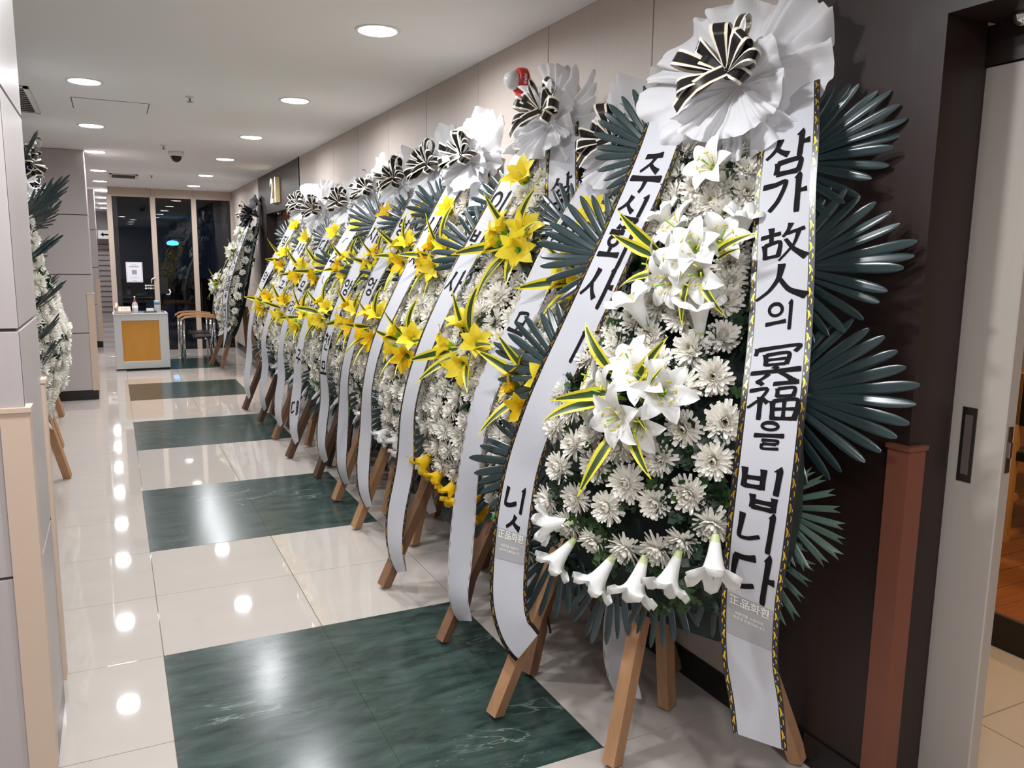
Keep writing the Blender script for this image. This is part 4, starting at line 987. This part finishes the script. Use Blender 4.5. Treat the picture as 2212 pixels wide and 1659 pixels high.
# ------------------------------------------------------------------ the large white wreath in front
HF = Frame((1.277, 1.775), 20, 12, 1.0)
def hero():
    R = random.Random(77); F = HF
    root = empty('funeral_wreath', F.C, F.az - pi / 2)
    tag(root, 'largest nearest funeral wreath with white lilies, white chrysanthemums and black gold bordered ribbons', 'wreath', 'funeral wreaths on wooden stands')
    stand(F, root, 'pine', True); body(F, root)
    def fr(u, v, ang, L, o=.0, n=16, pale=False, spread=62, tilt=-3):
        s, h, _ = F.hit(u, v, o); add_frond(F, root, s, h, o, ang, L, R.random(), 2, pale, tilt, spread, n)
    for u, v, ang, L in [(1672, 372, 22, .37), (1655, 590, 10, .40), (1640, 850, 6, .43)]: fr(u, v, ang, L)
    fr(1640, 1075, -18, .27, .01, 12, True); fr(1600, 1130, -50, .30, -.01, 12, True)
    for u, v, ang, L in [(1450, 350, 150, .36), (1360, 570, 168, .40), (1265, 830, 168, .43), (1220, 1000, 192, .42)]: fr(u, v, ang, L, .02)
    for u, v, ang, L in [(1250, 1130, 236, .40), (1350, 1160, 258, .36), (1440, 1150, 276, .34), (1540, 1140, 300, .34)]: fr(u, v, ang, L, .015, 14)
    mums = [(1331, 710), (1339, 740), (1410, 736), (1498, 757), (1569, 728), (1548, 816), (1278, 775), (1424, 783), (1477, 838), (1225, 844), (1245, 881), (1207, 921), (1247, 962), (1290, 938), (1343, 966), (1400, 946), (1483, 928), (1215, 1009), (1294, 1009), (1432, 991), (1548, 997), (1573, 913), (1361, 1044), (1251, 1076), (1192, 1082), (1319, 1096), (1422, 1086), (1494, 1068), (1235, 1133), (1290, 1168), (1359, 1186), (1428, 1188), (1479, 1170), (1546, 1133), (1142, 1190),
            (1575, 653), (1465, 653), (1424, 661), (1477, 685), (1583, 612), (1607, 322), (1490, 325), (1584, 365), (1468, 380), (1512, 409), (1566, 409), (1617, 420), (1501, 459), (1573, 467), (1461, 427), (1559, 517), (1526, 506), (1584, 575), (1428, 499), (1620, 372), (1545, 440), (1470, 345), (1440, 610), (1590, 540), (1380, 690), (1300, 740), (1330, 790)]
    for u, v in mums:
        s, h, o = F.hit(u, v); w = _tab(h, PW)
        nn = snorm(max(-w * .9, min(w * .9, s)), h) + Vector((R.uniform(-.15, .15), R.uniform(-.25, .1) - (.45 if v > 1120 else 0), 0))
        link('chrysanthemum', R.choice(MUMS), root, F.P(s, h, o + .015), facing(F, nn, R.random() * 6), R.uniform(.92, 1.08) * (1.0 if v > 640 else .95))
        if v > 680:
            st = B().tube([F.P(s, h, o), F.P(s * .9, h * .97 + .01, max(0, o - .08))], .003, 5).obj('stem', 'leaf_mid', root, True)
    for i in range(170):
        hh = R.uniform(.52, 1.86); w = min(.31, _tab(hh, PW) * .9); s = R.uniform(-w, w)
        link('foliage', R.choice(SPRIG), root, F.P(s, hh, surf(s, hh) - .012), facing(F, snorm(s, hh) + Vector((R.uniform(-.5, .5), R.uniform(-.5, .5), 0)), R.random() * 6), R.uniform(.8, 1.5))
    def ly(u, v, do, n, roll, size=1.0):
        s, h, o = F.hit(u, v, None); s, h, _ = F.hit(u, v, o + do); add_lily(F, root, s, h, o + do - .02, n, roll, 'white', 2, size)
    # (pixel of the throat, distance in front of the blossoms, facing)
    for u, v, do, n, roll, sz in [(1540, 362, .06, (-.15, .1, 1), .3, 1.0), (1470, 505, .07, (-.5, .45, .8), .2, 1.05), (1512, 585, .10, (.0, -.35, 1), .8, 1.1), (1432, 575, .08, (-.9, .0, .7), .5, 1.0), (1545, 525, .07, (.6, .4, .8), 1.0, 1.0), (1475, 560, .1, (-.3, .0, 1), .0, 1.05),
                            (1368, 800, .07, (-.1, .55, .9), .5, 1.05), (1300, 825, .08, (-.8, .2, .7), .1, 1.05), (1345, 892, .12, (-.1, -.35, 1), .4, 1.12), (1418, 848, .09, (.7, .05, .8), .9, 1.1), (1290, 880, .06, (-.9, -.3, .6), .7, .95), (1320, 855, .1, (-.5, .1, .9), .2, 1.05), (1385, 820, .11, (.15, .2, 1), .6, 1.05), (1375, 905, .09, (.3, -.5, .8), .1, 1.0), (1500, 540, .12, (.1, .15, 1), .4, 1.0), (1455, 600, .1, (-.4, -.5, .9), .9, 1.0)]:
        ly(u, v, do, n, roll, sz)
    def tr(u, v, do, n, size=1.0):
        s, h, o = F.hit(u, v, None); s, h, _ = F.hit(u, v, o + do); link('hanging_lily', TRUMP['white'], root, F.P(s, h, o + do), facing(F, Vector(n).normalized(), R.random() * 6), size)
    for u, v, do, n, sz in [(1226, 1128, .05, (-1, -.35, .4), 1.0), (1232, 1175, .06, (-.45, -1, .4), 1.05), (1318, 1213, .05, (-.35, -1, .35), 1.1), (1388, 1218, .05, (.02, -1, .35), 1.15), (1462, 1206, .05, (-.02, -1, .4), 1.05), (1545, 1175, .06, (.35, -1, .45), 1.15), (1395, 700, .03, (-.35, .8, .6), 1.2), (1512, 715, .03, (.1, .9, .5), 1.1), (1455, 500, .02, (-.5, .8, .5), .9), (1600, 515, .02, (.25, .9, .4), .95)]: tr(u, v, do, n, sz)
    def dr(u0, v0, u1, v1, do, wd=1.0):
        s0, h0, o0 = F.hit(u0, v0, None); o = o0 + do; s0, h0, _ = F.hit(u0, v0, o); s1, h1, _ = F.hit(u1, v1, o - .02); L = sqrt((s1 - s0) ** 2 + (h1 - h0) ** 2)
        add_drac(F, root, s0, h0, o, math.atan2(h1 - h0, s1 - s0), L * 1.06, R.randrange(3), -.2, R.uniform(-.35, .35))
    for a in [(1325, 805, 1278, 700), (1368, 835, 1447, 728), (1385, 868, 1470, 806), (1310, 868, 1183, 930), (1338, 845, 1225, 868), (1330, 935, 1277, 1067), (1362, 925, 1427, 1032), (1372, 880, 1420, 932), (1422, 542, 1360, 462), (1418, 556, 1343, 515), (1545, 548, 1648, 516), (1430, 590, 1348, 632), (1490, 600, 1498, 706), (1515, 612, 1575, 688), (1550, 560, 1612, 545)]: dr(*a, .10)
    # wrapping fan, bow, printed ribbons
    ks, kh, _ = F.hit(1572, 158, .185)
    def rf(a):
        T = [(-180, 1.3), (-155, 1.35), (-120, 1.0), (-90, .85), (-60, .88), (-30, .95), (0, .95), (30, 1.05), (55, 1.08), (90, 1.12), (130, 1.3), (155, 1.28), (180, 1.3)]
        d = math.degrees(a); d = d - 360 if d > 180 else d
        for (x0, y0), (x1, y1) in zip(T, T[1:]):
            if x0 <= d <= x1: return y0 + (y1 - y0) * (d - x0) / (x1 - x0)
        return 1
    build_wrap(F, root, ks, kh, .11, .255, 5, rf)
    def ribbon_px(L, tl, W, glyphs, patch):
        pts = []
        for u, v, o in L:
            s, h, _ = F.hit(u, v, o); pts.append(Vector((s, h, o)))
        rb = Ribbon(pts, tl)
        k = len(pts); av = []                       # arc length at each control point
        for i in range(k): av.append(rb.a[int(round(i / (k - 1) * (rb.N - 1)))])
        def arc(v):
            for i in range(k - 1):
                if L[i][1] <= v <= L[i + 1][1]: return av[i] + (av[i + 1] - av[i]) * (v - L[i][1]) / (L[i + 1][1] - L[i][1])
            return av[-1]
        T = [(c, arc(v), gw, (arc(v + hh / 2) - arc(v - hh / 2))) for c, v, gw, hh in glyphs]
        build_ribbon(F, root, pts, tl, W, 'gold', T, (arc(patch[0]), arc(patch[1])), True)
    ribbon_px([(1708, 180, .06), (1704, 290, .12), (1694, 420, .15), (1690, 560, .17), (1683, 720, .19), (1668, 880, .23), (1650, 1040, .235), (1632, 1190, .20), (1620, 1300, .14), (1618, 1420, .075), (1632, 1520, .04), (1640, 1602, .02)],
              [0, 0, .03, .05, .05, .06, .06, .05, .0, -.05, -.1, -.15], .163,
              [('삼', 341, .118, 80), ('가', 420, .118, 78), ('故', 530, .118, 82), ('人', 612, .124, 70), ('의', 682, .072, 56), ('冥', 786, .120, 84), ('福', 871, .120, 84), ('을', 943, .074, 56), ('빕', 1050, .118, 92), ('니', 1147, .108, 86), ('다', 1243, .118, 90)], (1292, 1384))
    ribbon_px([(1455, 210, .06), (1428, 300, .12), (1398, 380, .15), (1352, 485, .17), (1318, 560, .19), (1282, 640, .20), (1240, 730, .20), (1200, 815, .20), (1160, 910, .19), (1128, 1010, .16), (1110, 1110, .15), (1100, 1210, .14), (1098, 1300, .135), (1112, 1360, .125), (1140, 1398, .11)],
              [0, -.02, -.05, -.08, -.08, -.08, -.08, -.08, -.08, -.05, 0, .0, .0, -.1, -.25], .163,
              [('주', 377, .112, 84), ('식', 462, .112, 76), ('회', 538, .112, 82), ('사', 622, .115, 84), ('ㅣ', 745, .1, 60), ('닛', 1092, .1, 92)], (1143, 1208))
    return root
hero()
# ------------------------------------------------------------------ the row behind it, along the right wall
tall = lambda a: .72 + .62 * max(0, sin(a)) ** 2 + .05 * cos(2 * a)
wide = lambda a: .95 + .2 * max(0, sin(a)) + .1 * cos(2 * a)
ROW = [
 # label, base, azimuth, lean, size, seed, ...
 dict(label='yellow lily wreath with thin gold edged white ribbons, right behind the largest wreath', C=(1.3, 2.36), az=20, lean=14.9, sc=0.946, seed=21, style='white', detail=1, sender='지  모', wood='pine_red', wrap=tall, dens=1.0),
 dict(label='yellow lily wreath with a large black and silver bow, third from the front', C=(1.27, 2.93), az=20, lean=15.6, sc=1.039, seed=22, style='gold', detail=1, sender='이백사', wood='pine_red', wrap=wide, hang='yellow', tail=-.03),
 dict(label='wreath with a tall white hood and a wide blank ribbon, fourth from the front', C=(1.36, 3.8), az=20, lean=13.1, sc=0.990, seed=23, style='gold', detail=1, sender='새시', wood='pine', wrap=tall, hang='lily', tail=.02),
 dict(label='wreath with readable condolence ribbon, fifth from the front, bow half hidden by the fourth', C=(1.39, 4.36), az=20, lean=12.7, sc=0.993, seed=24, style='gold', detail=0, sender='형  영', wood='pine', hang='mix'),
 dict(label='wreath with a loose pleated hood and big yellow lily cluster, sixth from the front', C=(1.4, 4.95), az=20, lean=12.4, sc=0.977, seed=25, style='gold', detail=0, sender='사  양  천모', wood='pine_dark', wrap=wide, hang='bud'),
 dict(label='wreath with an upright pointed hood, seventh from the front', C=(1.33, 5.58), az=20, lean=14.9, sc=0.975, seed=26, style='white', detail=0, sender='(주)탄  구  대', wood='pine_dark', wrap=tall, hang='bud'),
 dict(label='wreath with a dark many looped bow, eighth from the front', C=(1.34, 6.28), az=20, lean=14.1, sc=0.946, seed=27, style='white', detail=0, sender='대  모리', wood='pine_red', wrap=wide, hang='bud'),
 dict(label='wreath with a rounded white hood, ninth from the front', C=(1.34, 7.05), az=20, lean=13.2, sc=0.934, seed=28, style='white', detail=0, sender='사  구', wood='pine_dark', wrap=tall, hang='mix'),
 dict(label='last wreath of the row, its yellow lilies beside the doorway numbered 21', C=(1.31, 7.7), az=20, lean=13.7, sc=0.976, seed=29, style='white', detail=0, sender='직  약', wood='pine_dark', hang='bud'),
]
for d in ROW: wreath(**d)
wreath('all white wreath with a black bow standing apart by the window', (1.25, 11.25), 4, 14.5, 1.019, 31, lily='white', style='gold', sender='삼가', wood='pine_red', hang='bud', wm='nonwoven_black')
# the row opposite, behind the near left pier
for k, (x, y) in enumerate(((-.53, 5.35), (-.62, 6.35), (-.68, 7.75))):
    wreath(['white wreath with dark palm fronds showing past the near left pier', 'wreath of the left row, its stand second from the near pier', 'wreath of the left row, its stand farthest from the near pier'][k],
           (x, y), 170, 1, 1.0, 41 + k, lily='white', style='white', detail=1 if k == 0 else 0, sender='주식회사', wood='pine', hang='bud', kz=2.0, flip=-1, reach=.22, plain=True)
